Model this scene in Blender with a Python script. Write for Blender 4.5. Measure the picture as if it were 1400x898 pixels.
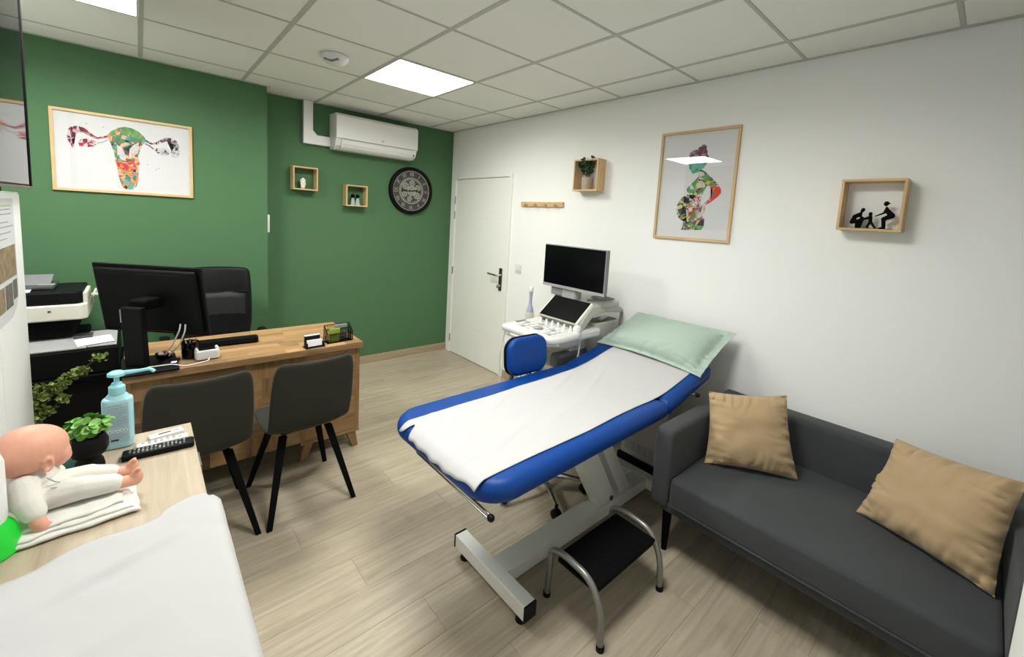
import bpy, bmesh, math, random
from mathutils import Vector, Matrix, noise

# ------------------------------------------------------------------ camera, world, exposure
scene = bpy.context.scene
COL = scene.collection
for o in list(bpy.data.objects):
    bpy.data.objects.remove(o, do_unlink=True)
H = 2.58                                    # room height
cam_data = bpy.data.cameras.new('camera')
cam = bpy.data.objects.new('camera', cam_data)
COL.objects.link(cam)
FPX, YAW, PITCH, ROLL = 578.9, 0.73326, -0.108222, 0.059614
cam_data.sensor_fit = 'HORIZONTAL'
cam_data.sensor_width = 36.0
cam_data.lens = FPX / 1400 * 36.0
cam_data.shift_x = (700 - 709.82) / 1400
cam_data.shift_y = (362.9 - 449) / 1400
cam_data.clip_start = 0.02
_f = Vector((math.sin(YAW) * math.cos(PITCH), math.cos(YAW) * math.cos(PITCH), math.sin(PITCH)))
_r = Vector((math.cos(YAW), -math.sin(YAW), 0))
_u = _r.cross(_f)
_R = math.cos(ROLL) * _r + math.sin(ROLL) * _u
_U = -math.sin(ROLL) * _r + math.cos(ROLL) * _u
_m = Matrix((_R, _U, -_f)).transposed().to_4x4()
_m.translation = Vector((-2.7504, -4.32097, 1.62354))
cam.matrix_world = _m
scene.camera = cam

SKY = 1.3                                   # overcast daylight, enters by the window behind the camera's left shoulder
world = bpy.data.worlds.new('world')
scene.world = world
world.use_nodes = True
world.node_tree.nodes['Background'].inputs[0].default_value = (0.90, 0.95, 1.0, 1)
world.node_tree.nodes['Background'].inputs[1].default_value = SKY
scene.view_settings.view_transform = 'Standard'
scene.view_settings.look = 'None'
scene.view_settings.gamma = 1.0
scene.view_settings.use_curve_mapping = False
scene.view_settings.exposure = 0.15
PANEL_POWER = 11.0                          # glow of the LED panel diffusers
PANEL_WATT, PANEL_SPREAD = {(4, 2): 15.0, (1, 2): 33.0, (3, 5): 24.0}, 165.0      # light they throw down, with the narrow beam of a prismatic panel

random.seed(7)
T = Matrix.Translation
def RZ(a): return Matrix.Rotation(math.radians(a), 4, 'Z')
def RX(a): return Matrix.Rotation(math.radians(a), 4, 'X')
def RY(a): return Matrix.Rotation(math.radians(a), 4, 'Y')

# ------------------------------------------------------------------ materials
MATS = {}
def nodes_of(name):
    m = bpy.data.materials.new(name)
    m.use_nodes = True
    nt = m.node_tree
    b = nt.nodes['Principled BSDF']
    MATS[name] = m
    return m, nt, b
def c4(c): return (c[0], c[1], c[2], 1)
def plain(name, col, rough=0.5, metal=0.0, spec=0.5, var=0.06, scale=40.0, bump=0.0, coat=0.0, sheen=0.0,
          trans=0.0, emit=None, estr=0.0, alpha=1.0, rnd=0.0):
    """principled surface with a procedural noise that varies the colour a little"""
    m, nt, b = nodes_of(name)
    tc = nt.nodes.new('ShaderNodeTexCoord')
    no = nt.nodes.new('ShaderNodeTexNoise')
    no.inputs['Scale'].default_value = scale
    no.inputs['Detail'].default_value = 3
    nt.links.new(tc.outputs['Object'], no.inputs['Vector'])
    mix = nt.nodes.new('ShaderNodeMixRGB')
    mix.inputs[1].default_value = c4([max(0, x * (1 - var)) for x in col])
    mix.inputs[2].default_value = c4([min(1, x * (1 + var)) for x in col])
    nt.links.new(no.outputs['Fac'], mix.inputs[0])
    out = mix.outputs[0]
    if rnd:
        oi = nt.nodes.new('ShaderNodeObjectInfo')
        mr = nt.nodes.new('ShaderNodeMapRange')
        mr.inputs[3].default_value = 1 - rnd
        mr.inputs[4].default_value = 1 + rnd
        nt.links.new(oi.outputs['Random'], mr.inputs[0])
        mu = nt.nodes.new('ShaderNodeMixRGB'); mu.blend_type = 'MULTIPLY'; mu.inputs[0].default_value = 1
        nt.links.new(out, mu.inputs[1]); nt.links.new(mr.outputs[0], mu.inputs[2])
        out = mu.outputs[0]
    nt.links.new(out, b.inputs['Base Color'])
    b.inputs['Roughness'].default_value = rough
    b.inputs['Metallic'].default_value = metal
    b.inputs['Specular IOR Level'].default_value = spec
    b.inputs['Coat Weight'].default_value = coat
    b.inputs['Coat Roughness'].default_value = 0.05
    b.inputs['Sheen Weight'].default_value = sheen
    b.inputs['Transmission Weight'].default_value = trans
    b.inputs['Alpha'].default_value = alpha
    if emit:
        b.inputs['Emission Color'].default_value = c4(emit)
        b.inputs['Emission Strength'].default_value = estr
    if bump:
        bp = nt.nodes.new('ShaderNodeBump')
        bp.inputs['Strength'].default_value = bump
        bp.inputs['Distance'].default_value = 0.002
        nt.links.new(no.outputs['Fac'], bp.inputs['Height'])
        nt.links.new(bp.outputs[0], b.inputs['Normal'])
    return m
def wood(name, c1, c2, axis='x', rough=0.45, stretch=14.0, scale=3.0, rnd=0.12, knots=0.0, spec=0.4):
    """grain stretched along one local axis, tinted and shifted per object"""
    m, nt, b = nodes_of(name)
    tc = nt.nodes.new('ShaderNodeTexCoord')
    oi = nt.nodes.new('ShaderNodeObjectInfo')
    sh = nt.nodes.new('ShaderNodeVectorMath'); sh.operation = 'SCALE'
    cv = nt.nodes.new('ShaderNodeCombineXYZ')
    for k in range(3): nt.links.new(oi.outputs['Random'], cv.inputs[k])
    nt.links.new(cv.outputs[0], sh.inputs[0]); sh.inputs['Scale'].default_value = 37.0
    ad = nt.nodes.new('ShaderNodeVectorMath'); ad.operation = 'ADD'
    nt.links.new(tc.outputs['Object'], ad.inputs[0]); nt.links.new(sh.outputs[0], ad.inputs[1])
    mp = nt.nodes.new('ShaderNodeMapping')
    s = [stretch] * 3; s['xyz'.index(axis)] = 1.0
    mp.inputs['Scale'].default_value = s
    nt.links.new(ad.outputs[0], mp.inputs['Vector'])
    n1 = nt.nodes.new('ShaderNodeTexNoise'); n1.inputs['Scale'].default_value = scale
    n1.inputs['Detail'].default_value = 6; n1.inputs['Roughness'].default_value = 0.62
    n1.inputs['Distortion'].default_value = 0.6
    nt.links.new(mp.outputs[0], n1.inputs['Vector'])
    r = nt.nodes.new('ShaderNodeValToRGB')
    r.color_ramp.elements[0].position = 0.3; r.color_ramp.elements[1].position = 0.72
    r.color_ramp.elements[0].color = c4(c1); r.color_ramp.elements[1].color = c4(c2)
    nt.links.new(n1.outputs['Fac'], r.inputs[0])
    out = r.outputs[0]
    if knots:
        n2 = nt.nodes.new('ShaderNodeTexNoise'); n2.inputs['Scale'].default_value = 5.0
        nt.links.new(ad.outputs[0], n2.inputs['Vector'])
        r2 = nt.nodes.new('ShaderNodeValToRGB')
        r2.color_ramp.elements[0].position = 0.28; r2.color_ramp.elements[1].position = 0.42
        r2.color_ramp.elements[0].color = (1 - knots, 1 - knots, 1 - knots, 1); r2.color_ramp.elements[1].color = (1, 1, 1, 1)
        nt.links.new(n2.outputs['Fac'], r2.inputs[0])
        mk = nt.nodes.new('ShaderNodeMixRGB'); mk.blend_type = 'MULTIPLY'; mk.inputs[0].default_value = 1
        nt.links.new(out, mk.inputs[1]); nt.links.new(r2.outputs[0], mk.inputs[2]); out = mk.outputs[0]
    mr = nt.nodes.new('ShaderNodeMapRange'); mr.inputs[3].default_value = 1 - rnd; mr.inputs[4].default_value = 1 + rnd
    nt.links.new(oi.outputs['Random'], mr.inputs[0])
    mu = nt.nodes.new('ShaderNodeMixRGB'); mu.blend_type = 'MULTIPLY'; mu.inputs[0].default_value = 1
    nt.links.new(out, mu.inputs[1]); nt.links.new(mr.outputs[0], mu.inputs[2])
    nt.links.new(mu.outputs[0], b.inputs['Base Color'])
    b.inputs['Roughness'].default_value = rough
    b.inputs['Specular IOR Level'].default_value = spec
    bp = nt.nodes.new('ShaderNodeBump'); bp.inputs['Strength'].default_value = 0.08; bp.inputs['Distance'].default_value = 0.002
    nt.links.new(n1.outputs['Fac'], bp.inputs['Height']); nt.links.new(bp.outputs[0], b.inputs['Normal'])
    return m
def weave(name, col, rough=0.9, scale=900.0, var=0.25, bump=0.35, sheen=0.2):
    """woven cloth: two crossed wave patterns over a soft noise"""
    m, nt, b = nodes_of(name)
    tc = nt.nodes.new('ShaderNodeTexCoord')
    n = nt.nodes.new('ShaderNodeTexNoise'); n.inputs['Scale'].default_value = scale; n.inputs['Detail'].default_value = 2
    nt.links.new(tc.outputs['Object'], n.inputs['Vector'])
    n2 = nt.nodes.new('ShaderNodeTexNoise'); n2.inputs['Scale'].default_value = 6; n2.inputs['Detail'].default_value = 3
    nt.links.new(tc.outputs['Object'], n2.inputs['Vector'])
    mx = nt.nodes.new('ShaderNodeMath'); mx.operation = 'MULTIPLY_ADD'; mx.inputs[1].default_value = 0.7; 
    s2 = nt.nodes.new('ShaderNodeMath'); s2.operation = 'MULTIPLY'; s2.inputs[1].default_value = 0.3
    nt.links.new(n2.outputs['Fac'], s2.inputs[0]); nt.links.new(n.outputs['Fac'], mx.inputs[0]); nt.links.new(s2.outputs[0], mx.inputs[2])
    mix = nt.nodes.new('ShaderNodeMixRGB')
    mix.inputs[1].default_value = c4([x * (1 - var) for x in col]); mix.inputs[2].default_value = c4([min(1, x * (1 + var)) for x in col])
    nt.links.new(mx.outputs[0], mix.inputs[0]); nt.links.new(mix.outputs[0], b.inputs['Base Color'])
    b.inputs['Roughness'].default_value = rough; b.inputs['Sheen Weight'].default_value = sheen
    b.inputs['Specular IOR Level'].default_value = 0.2
    bp = nt.nodes.new('ShaderNodeBump'); bp.inputs['Strength'].default_value = bump; bp.inputs['Distance'].default_value = 0.001
    nt.links.new(n.outputs['Fac'], bp.inputs['Height']); nt.links.new(bp.outputs[0], b.inputs['Normal'])
    return m
def glass_sheet(name, tint=(1, 1, 1), rough=0.0):
    """thin clear pane: transparent, with a Schlick mirror reflection that is the same from both sides"""
    m = bpy.data.materials.new(name); m.use_nodes = True; nt = m.node_tree; nt.nodes.clear(); MATS[name] = m
    out = nt.nodes.new('ShaderNodeOutputMaterial'); mx = nt.nodes.new('ShaderNodeMixShader')
    t = nt.nodes.new('ShaderNodeBsdfTransparent'); t.inputs[0].default_value = c4(tint)
    g = nt.nodes.new('ShaderNodeBsdfGlossy'); g.inputs['Roughness'].default_value = rough
    f = nt.nodes.new('ShaderNodeLayerWeight'); f.inputs[0].default_value = 0.5
    pw = nt.nodes.new('ShaderNodeMath'); pw.operation = 'POWER'; pw.inputs[1].default_value = 5.0
    ma = nt.nodes.new('ShaderNodeMath'); ma.operation = 'MULTIPLY_ADD'; ma.inputs[1].default_value = 0.96; ma.inputs[2].default_value = 0.04
    nt.links.new(f.outputs['Facing'], pw.inputs[0]); nt.links.new(pw.outputs[0], ma.inputs[0])
    nt.links.new(ma.outputs[0], mx.inputs[0]); nt.links.new(t.outputs[0], mx.inputs[1]); nt.links.new(g.outputs[0], mx.inputs[2])
    nt.links.new(mx.outputs[0], out.inputs[0])
    return m

plain('wall_white', (0.86, 0.865, 0.845), 0.85, var=0.02, scale=180, bump=0.12, spec=0.2)
plain('wall_green', (0.072, 0.165, 0.074), 0.7, var=0.04, scale=220, bump=0.15, spec=0.3)
plain('door_white', (0.86, 0.86, 0.81), 0.45, var=0.01, scale=60)
plain('ceiling_board', (0.86, 0.865, 0.82), 0.95, var=0.03, scale=260, bump=0.2, spec=0.1, rnd=0.015)
plain('ceiling_bar', (0.50, 0.50, 0.46), 0.6, var=0.01)
wood('floor_oak', (0.325, 0.272, 0.198), (0.485, 0.42, 0.318), 'x', 0.36, 16, 2.2, 0.06, 0.10, spec=0.45)
plain('floor_joint', (0.17, 0.135, 0.10), 0.8)
wood('skirting_oak', (0.34, 0.26, 0.17), (0.45, 0.36, 0.25), 'x', 0.45, 14, 3, 0.03)
wood('pine', (0.55, 0.36, 0.17), (0.70, 0.49, 0.26), 'x', 0.5, 10, 4, 0.08)
wood('pine_z', (0.55, 0.36, 0.17), (0.70, 0.49, 0.26), 'z', 0.5, 10, 4, 0.08)
wood('pine_y', (0.55, 0.36, 0.17), (0.70, 0.49, 0.26), 'y', 0.5, 10, 4, 0.08)
wood('frame_wood', (0.56, 0.36, 0.17), (0.68, 0.47, 0.25), 'x', 0.5, 10, 4, 0.05)
wood('desk_oak', (0.25, 0.14, 0.06), (0.46, 0.285, 0.135), 'x', 0.42, 12, 4, 0.24, 0.25)
wood('desk_oak_z', (0.19, 0.10, 0.043), (0.40, 0.24, 0.11), 'z', 0.45, 12, 4, 0.3, 0.45)
wood('desk_walnut', (0.085, 0.045, 0.022), (0.22, 0.125, 0.06), 'x', 0.45, 12, 4, 0.25, 0.4)
wood('dresser_oak', (0.38, 0.305, 0.21), (0.51, 0.425, 0.315), 'y', 0.5, 16, 2.5, 0.02, 0.0)
plain('black_plastic', (0.004, 0.004, 0.0045), 0.5, var=0.1, spec=0.15)
plain('black_matte', (0.003, 0.003, 0.0033), 0.75, var=0.1, spec=0.08)
plain('black_gloss', (0.003, 0.003, 0.004), 0.06, var=0.0, spec=0.3)
plain('screen_black', (0.002, 0.002, 0.003), 0.15, var=0.0, spec=0.22)
plain('dark_grey_plastic', (0.055, 0.058, 0.062), 0.5, var=0.05)
plain('grey_plastic', (0.20, 0.20, 0.21), 0.5, var=0.04)
plain('mid_grey_plastic', (0.33, 0.33, 0.33), 0.5, var=0.04)
plain('warm_grey_plastic', (0.46, 0.45, 0.41), 0.45, var=0.04)
plain('white_plastic', (0.74, 0.74, 0.72), 0.35, var=0.01)
plain('cream_plastic', (0.66, 0.65, 0.57), 0.4, var=0.02)
plain('lilac_plastic', (0.36, 0.37, 0.52), 0.4, var=0.03)
plain('chrome', (0.62, 0.60, 0.57), 0.22, metal=1.0, var=0.02)
plain('steel_dark', (0.20, 0.19, 0.18), 0.3, metal=1.0, var=0.05)
plain('silver_paint', (0.74, 0.745, 0.71), 0.42, metal=0.12, var=0.03)
plain('tube_grey', (0.25, 0.25, 0.235), 0.36, metal=0.6, var=0.05)
plain('paper_white', (0.86, 0.86, 0.87), 0.8, var=0.01, scale=20, spec=0.2)
plain('print_paper', (0.66, 0.66, 0.665), 0.8, var=0.01, scale=20, spec=0.2)
plain('console_white', (0.62, 0.62, 0.605), 0.4, var=0.01)
plain('sheet_white', (0.485, 0.477, 0.475), 0.85, var=0.015, scale=25, spec=0.15, bump=0.1)
plain('cotton_white', (0.80, 0.78, 0.73), 0.9, var=0.05, scale=300, bump=0.4, spec=0.1, sheen=0.2)
plain('romper_cream', (0.70, 0.675, 0.615), 0.95, var=0.04, scale=260, bump=0.2, spec=0.1, sheen=0.2)
plain('blue_vinyl', (0.002, 0.045, 0.235), 0.45, var=0.05, scale=300, bump=0.25, spec=0.25)
plain('pillow_green', (0.38, 0.475, 0.41), 0.9, var=0.05, scale=160, bump=0.2, spec=0.15, sheen=0.15)
weave('sofa_grey', (0.046, 0.050, 0.053), var=0.4, scale=420, sheen=0.1)
plain('sofa_leather', (0.030, 0.033, 0.036), 0.5, var=0.2, scale=120, bump=0.2)
weave('cushion_tan', (0.42, 0.30, 0.17), var=0.14, scale=800, bump=0.25)
weave('chair_olive', (0.026, 0.027, 0.0195), var=0.28, scale=900, bump=0.4, sheen=0.05)
plain('office_leather', (0.004, 0.004, 0.0045), 0.45, var=0.2, scale=90, bump=0.35, spec=0.2)
plain('mesh_black', (0.008, 0.008, 0.009), 0.6, var=0.5, scale=400, bump=0.6)
plain('doll_skin', (0.72, 0.36, 0.25), 0.5, var=0.05, scale=30, spec=0.4)
plain('leaf_dark', (0.030, 0.065, 0.018), 0.55, var=0.5, scale=60)
plain('leaf_olive', (0.16, 0.22, 0.045), 0.55, var=0.6, scale=50)
plain('leaf_bright', (0.16, 0.38, 0.06), 0.5, var=0.45, scale=45)
plain('soil', (0.03, 0.02, 0.015), 0.95, var=0.4, scale=120)
plain('pot_stone', (0.42, 0.35, 0.26), 0.8, var=0.12, scale=50, bump=0.3)
plain('gel_blue', (0.37, 0.64, 0.70), 0.25, var=0.03, spec=0.5)
plain('pump_aqua', (0.30, 0.66, 0.72), 0.3, var=0.03)
plain('label_grey', (0.40, 0.55, 0.62), 0.6, var=0.03)
plain('print_grey', (0.28, 0.37, 0.42), 0.7, var=0.05)
plain('print_dark', (0.02, 0.02, 0.025), 0.7, var=0.05)
plain('print_line', (0.33, 0.33, 0.36), 0.8, var=0.05)
plain('print_lime', (0.45, 0.50, 0.10), 0.8, var=0.05)
plain('teal_plastic', (0.16, 0.48, 0.50), 0.4, var=0.05)
plain('green_glass', (0.02, 0.12, 0.06), 0.12, var=0.05)
plain('pale_teal', (0.30, 0.42, 0.38), 0.6, var=0.06)
plain('plaster', (0.72, 0.68, 0.60), 0.8, var=0.06, scale=80, bump=0.3)
plain('pewter', (0.42, 0.40, 0.36), 0.45, metal=0.35, var=0.35, scale=60)
plain('clock_face', (0.06, 0.06, 0.056), 0.5, metal=0.2, var=0.4, scale=30)
plain('lime_card', (0.30, 0.44, 0.04), 0.6, var=0.1)
plain('glow_green', (0.01, 0.40, 0.03), 0.3, emit=(0.005, 1.0, 0.05), estr=0.2)
plain('lamp_white', (0.78, 0.78, 0.77), 0.3, var=0.01)
plain('photo_tan', (0.30, 0.22, 0.13), 0.6, var=0.8, scale=30)
plain('photo_grey', (0.16, 0.15, 0.13), 0.6, var=0.9, scale=40)
plain('panel_glow', (0.9, 0.9, 0.9), 0.6, emit=(1.0, 0.975, 0.92), estr=PANEL_POWER)
plain('tan_grip', (0.30, 0.22, 0.13), 0.5)
glass_sheet('picture_glass')
INKS = {'jade': (0.1, 0.3, 0.16), 'moss': (0.17, 0.22, 0.07), 'leafgreen': (0.12, 0.36, 0.1), 'teal': (0.05, 0.22, 0.2), 'aqua': (0.12, 0.38, 0.33), 'navy': (0.02, 0.03, 0.06), 'black': (0.012, 0.012, 0.014), 'plum': (0.1, 0.03, 0.07), 'violet': (0.18, 0.09, 0.22), 'wine': (0.22, 0.02, 0.05), 'crimson': (0.5, 0.04, 0.06), 'scarlet': (0.58, 0.07, 0.04), 'orange': (0.72, 0.27, 0.07), 'peach': (0.7, 0.42, 0.27), 'lemon': (0.58, 0.52, 0.1), 'rose': (0.6, 0.33, 0.36), 'blush': (0.66, 0.55, 0.52), 'smoke': (0.3, 0.29, 0.32), 'mist': (0.56, 0.55, 0.57), 'cocoa': (0.22, 0.1, 0.06)}
for _k, _c in INKS.items():
    plain('ink_' + _k, _c, 0.7, var=0.35, scale=55, spec=0.2)

# ------------------------------------------------------------------ mesh helpers
class MB:
    """collects shapes, then links them as ONE mesh object"""
    def __init__(self, M=None):
        self.v = []; self.f = []; self.M = M if M is not None else Matrix.Identity(4)
    def add(self, verts, faces, M=None):
        A = self.M @ M if M is not None else self.M
        n = len(self.v)
        self.v += [tuple(A @ Vector(p)) for p in verts]
        self.f += [tuple(n + i for i in f) for f in faces]
        return self
    def box(self, x0, x1, y0, y1, z0, z1, M=None):
        vs = [(x, y, z) for x in (x0, x1) for y in (y0, y1) for z in (z0, z1)]
        return self.add(vs, [(0, 1, 3, 2), (4, 6, 7, 5), (0, 4, 5, 1), (2, 3, 7, 6), (0, 2, 6, 4), (1, 5, 7, 3)], M)
    def tube(self, path, r, n=10, cap=True, M=None, closed=False):
        P = [Vector(p) for p in path]
        rs = r if isinstance(r, (list, tuple)) else [r] * len(P)
        vs = []; fs = []
        t0 = (P[1] - P[0]).normalized()
        nrm = t0.orthogonal().normalized()
        L = len(P)
        for i in range(L):
            a = P[i - 1] if (i > 0 or closed) else P[0]
            b = P[(i + 1) % L] if (i < L - 1 or closed) else P[-1]
            t = (b - a).normalized() if (b - a).length > 1e-9 else t0
            nrm = (nrm - t * nrm.dot(t))
            nrm = nrm.normalized() if nrm.length > 1e-6 else t.orthogonal().normalized()
            bi = t.cross(nrm)
            for k in range(n):
                w = 2 * math.pi * k / n
                vs.append(P[i] + rs[i] * (math.cos(w) * nrm + math.sin(w) * bi))
        for i in range(L if closed else L - 1):
            j = (i + 1) % L
            for k in range(n):
                fs.append((i * n + k, i * n + (k + 1) % n, j * n + (k + 1) % n, j * n + k))
        if cap and not closed:
            fs.append(tuple(reversed(range(n)))); fs.append(tuple(range((L - 1) * n, L * n)))
        return self.add(vs, fs, M)
    def lathe(self, prof, n=24, M=None, sx=1.0, sy=1.0):
        vs = []; fs = []
        for r, z in prof:
            for k in range(n):
                w = 2 * math.pi * k / n
                vs.append((r * math.cos(w) * sx, r * math.sin(w) * sy, z))
        L = len(prof)
        for i in range(L - 1):
            for k in range(n):
                fs.append((i * n + k, i * n + (k + 1) % n, (i + 1) * n + (k + 1) % n, (i + 1) * n + k))
        fs.append(tuple(reversed(range(n)))); fs.append(tuple(range((L - 1) * n, L * n)))
        return self.add(vs, fs, M)
    def prism(self, poly, d0, d1, plane='xy', M=None):
        """polygon in a plane, extruded along the third axis from d0 to d1"""
        def p3(a, b, d):
            return {'xy': (a, b, d), 'xz': (a, d, b), 'yz': (d, a, b)}[plane]
        n = len(poly)
        vs = [p3(a, b, d0) for a, b in poly] + [p3(a, b, d1) for a, b in poly]
        fs = [tuple(range(n)), tuple(reversed(range(n, 2 * n)))]
        fs += [(i, (i + 1) % n, n + (i + 1) % n, n + i) for i in range(n)]
        return self.add(vs, fs, M)
    def ball(self, c, r, nu=16, nv=10, M=None):
        rx, ry, rz = r if isinstance(r, (list, tuple)) else (r, r, r)
        vs = [(c[0], c[1], c[2] - rz)]
        for i in range(1, nv):
            a = -math.pi / 2 + math.pi * i / nv
            for k in range(nu):
                w = 2 * math.pi * k / nu
                vs.append((c[0] + rx * math.cos(a) * math.cos(w), c[1] + ry * math.cos(a) * math.sin(w), c[2] + rz * math.sin(a)))
        vs.append((c[0], c[1], c[2] + rz))
        fs = [(0, 1 + (k + 1) % nu, 1 + k) for k in range(nu)]
        for i in range(nv - 2):
            for k in range(nu):
                a = 1 + i * nu
                fs.append((a + k, a + (k + 1) % nu, a + nu + (k + 1) % nu, a + nu + k))
        t = len(vs) - 1; a = 1 + (nv - 2) * nu
        fs += [(t, a + k, a + (k + 1) % nu) for k in range(nu)]
        return self.add(vs, fs, M)
    def slab(self, hx, hy, z0, z1, cr=0.03, er=0.01, n=6, es=4, M=None, flare=0.0):
        """rounded-rectangle slab, half sizes hx hy, corner radius cr, soft edge er"""
        def ring(ins):
            a, b = hx - ins, hy - ins
            pts = []
            crs = cr if isinstance(cr, (list, tuple)) else (cr,) * 4
            for (qx, qy, s), c0 in zip(((1, 1, 0), (-1, 1, 90), (-1, -1, 180), (1, -1, 270)), crs):
                c = max(c0 - ins, 0.0005)
                for k in range(n + 1):
                    w = math.radians(s + 90 * k / n)
                    pts.append((qx * (a - c) + c * math.cos(w), qy * (b - c) + c * math.sin(w)))
            return pts
        er = min(er, (z1 - z0) / 2 - 1e-5)
        prof = []
        for k in range(es + 1):
            w = math.pi / 2 * k / es
            prof.append((er * (1 - math.sin(w)), z0 + er * (1 - math.cos(w))))
        for k in range(es + 1):
            w = math.pi / 2 * k / es
            prof.append((er * (1 - math.cos(w)), z1 - er * (1 - math.sin(w))))
        vs = []; fs = []; N = 4 * (n + 1)
        for ins, z in prof:
            vs += [(x, y, z) for x, y in ring(ins)]
        for i in range(len(prof) - 1):
            for k in range(N):
                fs.append((i * N + k, i * N + (k + 1) % N, (i + 1) * N + (k + 1) % N, (i + 1) * N + k))
        fs.append(tuple(reversed(range(N)))); fs.append(tuple(range((len(prof) - 1) * N, len(prof) * N)))
        return self.add(vs, fs, M)
    def grid(self, fn, nu, nv, M=None, flip=False):
        vs = [fn(i / nu, j / nv) for j in range(nv + 1) for i in range(nu + 1)]
        fs = []
        for j in range(nv):
            for i in range(nu):
                a = j * (nu + 1) + i
                q = (a, a + 1, a + nu + 2, a + nu + 1)
                fs.append(q[::-1] if flip else q)
        return self.add(vs, fs, M)
    def build(self, name, mat, parent=None, smooth=False, bevel=0.0, seg=2, solid=0.0, subsurf=0, remesh=0.0, relax=0, angle=35, off=-1.0):
        me = bpy.data.meshes.new(name)
        me.from_pydata(self.v, [], self.f)
        me.update()
        bm = bmesh.new(); bm.from_mesh(me)
        bmesh.ops.recalc_face_normals(bm, faces=bm.faces)
        bm.to_mesh(me); bm.free()
        if smooth or remesh:
            for p in me.polygons: p.use_smooth = True
            if not remesh and not subsurf:
                me.set_sharp_from_angle(angle=math.radians(angle))
        me.materials.append(MATS[mat])
        o = bpy.data.objects.new(name, me)
        COL.objects.link(o)
        if parent: o.parent = parent
        if solid:
            md = o.modifiers.new('thickness', 'SOLIDIFY'); md.thickness = solid; md.offset = off
        if remesh:
            md = o.modifiers.new('remesh', 'REMESH'); md.mode = 'VOXEL'; md.voxel_size = remesh; md.use_smooth_shade = True
            if relax:
                md = o.modifiers.new('relax', 'SMOOTH'); md.iterations = relax; md.factor = 0.5
        if subsurf:
            md = o.modifiers.new('subdivision', 'SUBSURF'); md.levels = subsurf; md.render_levels = subsurf
        if bevel:
            md = o.modifiers.new('bevel', 'BEVEL'); md.width = bevel; md.segments = seg; md.limit_method = 'ANGLE'
            md.angle_limit = math.radians(40)
        return o
def capsule(mb, a, b, ra, rb, n=12, steps=4):
    """tapered rounded limb between two points"""
    a = Vector(a); b = Vector(b); d = (b - a).normalized()
    path = []; rs = []
    for k in range(steps + 1):
        w = math.pi / 2 * k / steps
        path.append(a - d * ra * math.cos(w)); rs.append(max(ra * math.sin(w), 1e-4))
    for k in range(steps + 1):
        w = math.pi / 2 * k / steps
        path.append(b + d * rb * math.sin(w)); rs.append(max(rb * math.cos(w), 1e-4))
    return mb.tube(path, rs, n)
def tag(o, label, cat, group=None):
    o['label'] = label; o['category'] = cat
    if group: o['group'] = group
    return o
def thing(name, label, cat, loc=(0, 0, 0), rotz=0.0, group=None):
    o = bpy.data.objects.new(name, None); COL.objects.link(o)
    o.empty_display_size = 0.05
    o.location = loc; o.rotation_euler = (0, 0, math.radians(rotz))
    return tag(o, label, cat, group)
def inv(o):
    """build in world coordinates under o"""
    return (T(o.location) @ o.rotation_euler.to_matrix().to_4x4()).inverted()
def struct(o): o['kind'] = 'structure'; return o
def dup(root, loc, rotz, label, group=None):
    r = root.copy(); COL.objects.link(r); r.location = loc; r.rotation_euler = (0, 0, math.radians(rotz)); r['label'] = label
    if group: r['group'] = group
    for ch in list(root.children):
        c = ch.copy(); COL.objects.link(c); c.parent = r
        for g in list(ch.children):
            d = g.copy(); COL.objects.link(d); d.parent = c
    return r
def copy_piece(o, loc, parent):
    c = o.copy(); COL.objects.link(c); c.location = loc; c.parent = parent; return c
def lettering(name, text, size, mat, parent, M, depth=0.0006, align='CENTER'):
    cu = bpy.data.curves.new(name, 'FONT'); cu.body = text; cu.size = size; cu.extrude = depth
    cu.align_x = align; cu.align_y = 'CENTER'
    to = bpy.data.objects.new('tmp_text', cu); COL.objects.link(to)
    dg = bpy.context.evaluated_depsgraph_get()
    me = bpy.data.meshes.new_from_object(to.evaluated_get(dg))
    bpy.data.objects.remove(to, do_unlink=True)
    me.name = name; me.transform(M)
    me.materials.clear(); me.materials.append(MATS[mat])
    o = bpy.data.objects.new(name, me); COL.objects.link(o); o.parent = parent
    return o
def arc(c, r, a0, a1, n, plane='xz', fixed=0.0):
    out = []
    for k in range(n + 1):
        w = math.radians(a0 + (a1 - a0) * k / n)
        p, q = c[0] + r * math.cos(w), c[1] + r * math.sin(w)
        out.append({'xz': (p, fixed, q), 'yz': (fixed, p, q), 'xy': (p, q, fixed)}[plane])
    return out
def fillet(pts, r, n=5):
    """round the inner corners of a polyline"""
    P = [Vector(p) for p in pts]; out = [P[0]]
    for i in range(1, len(P) - 1):
        a = (P[i - 1] - P[i]); b = (P[i + 1] - P[i])
        rr = min(r, a.length * 0.49, b.length * 0.49)
        p0 = P[i] + a.normalized() * rr; p1 = P[i] + b.normalized() * rr
        for k in range(n + 1):
            t = k / n
            out.append((1 - t) ** 2 * p0 + 2 * t * (1 - t) * P[i] + t * t * p1)
    out.append(P[-1]); return out

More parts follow.
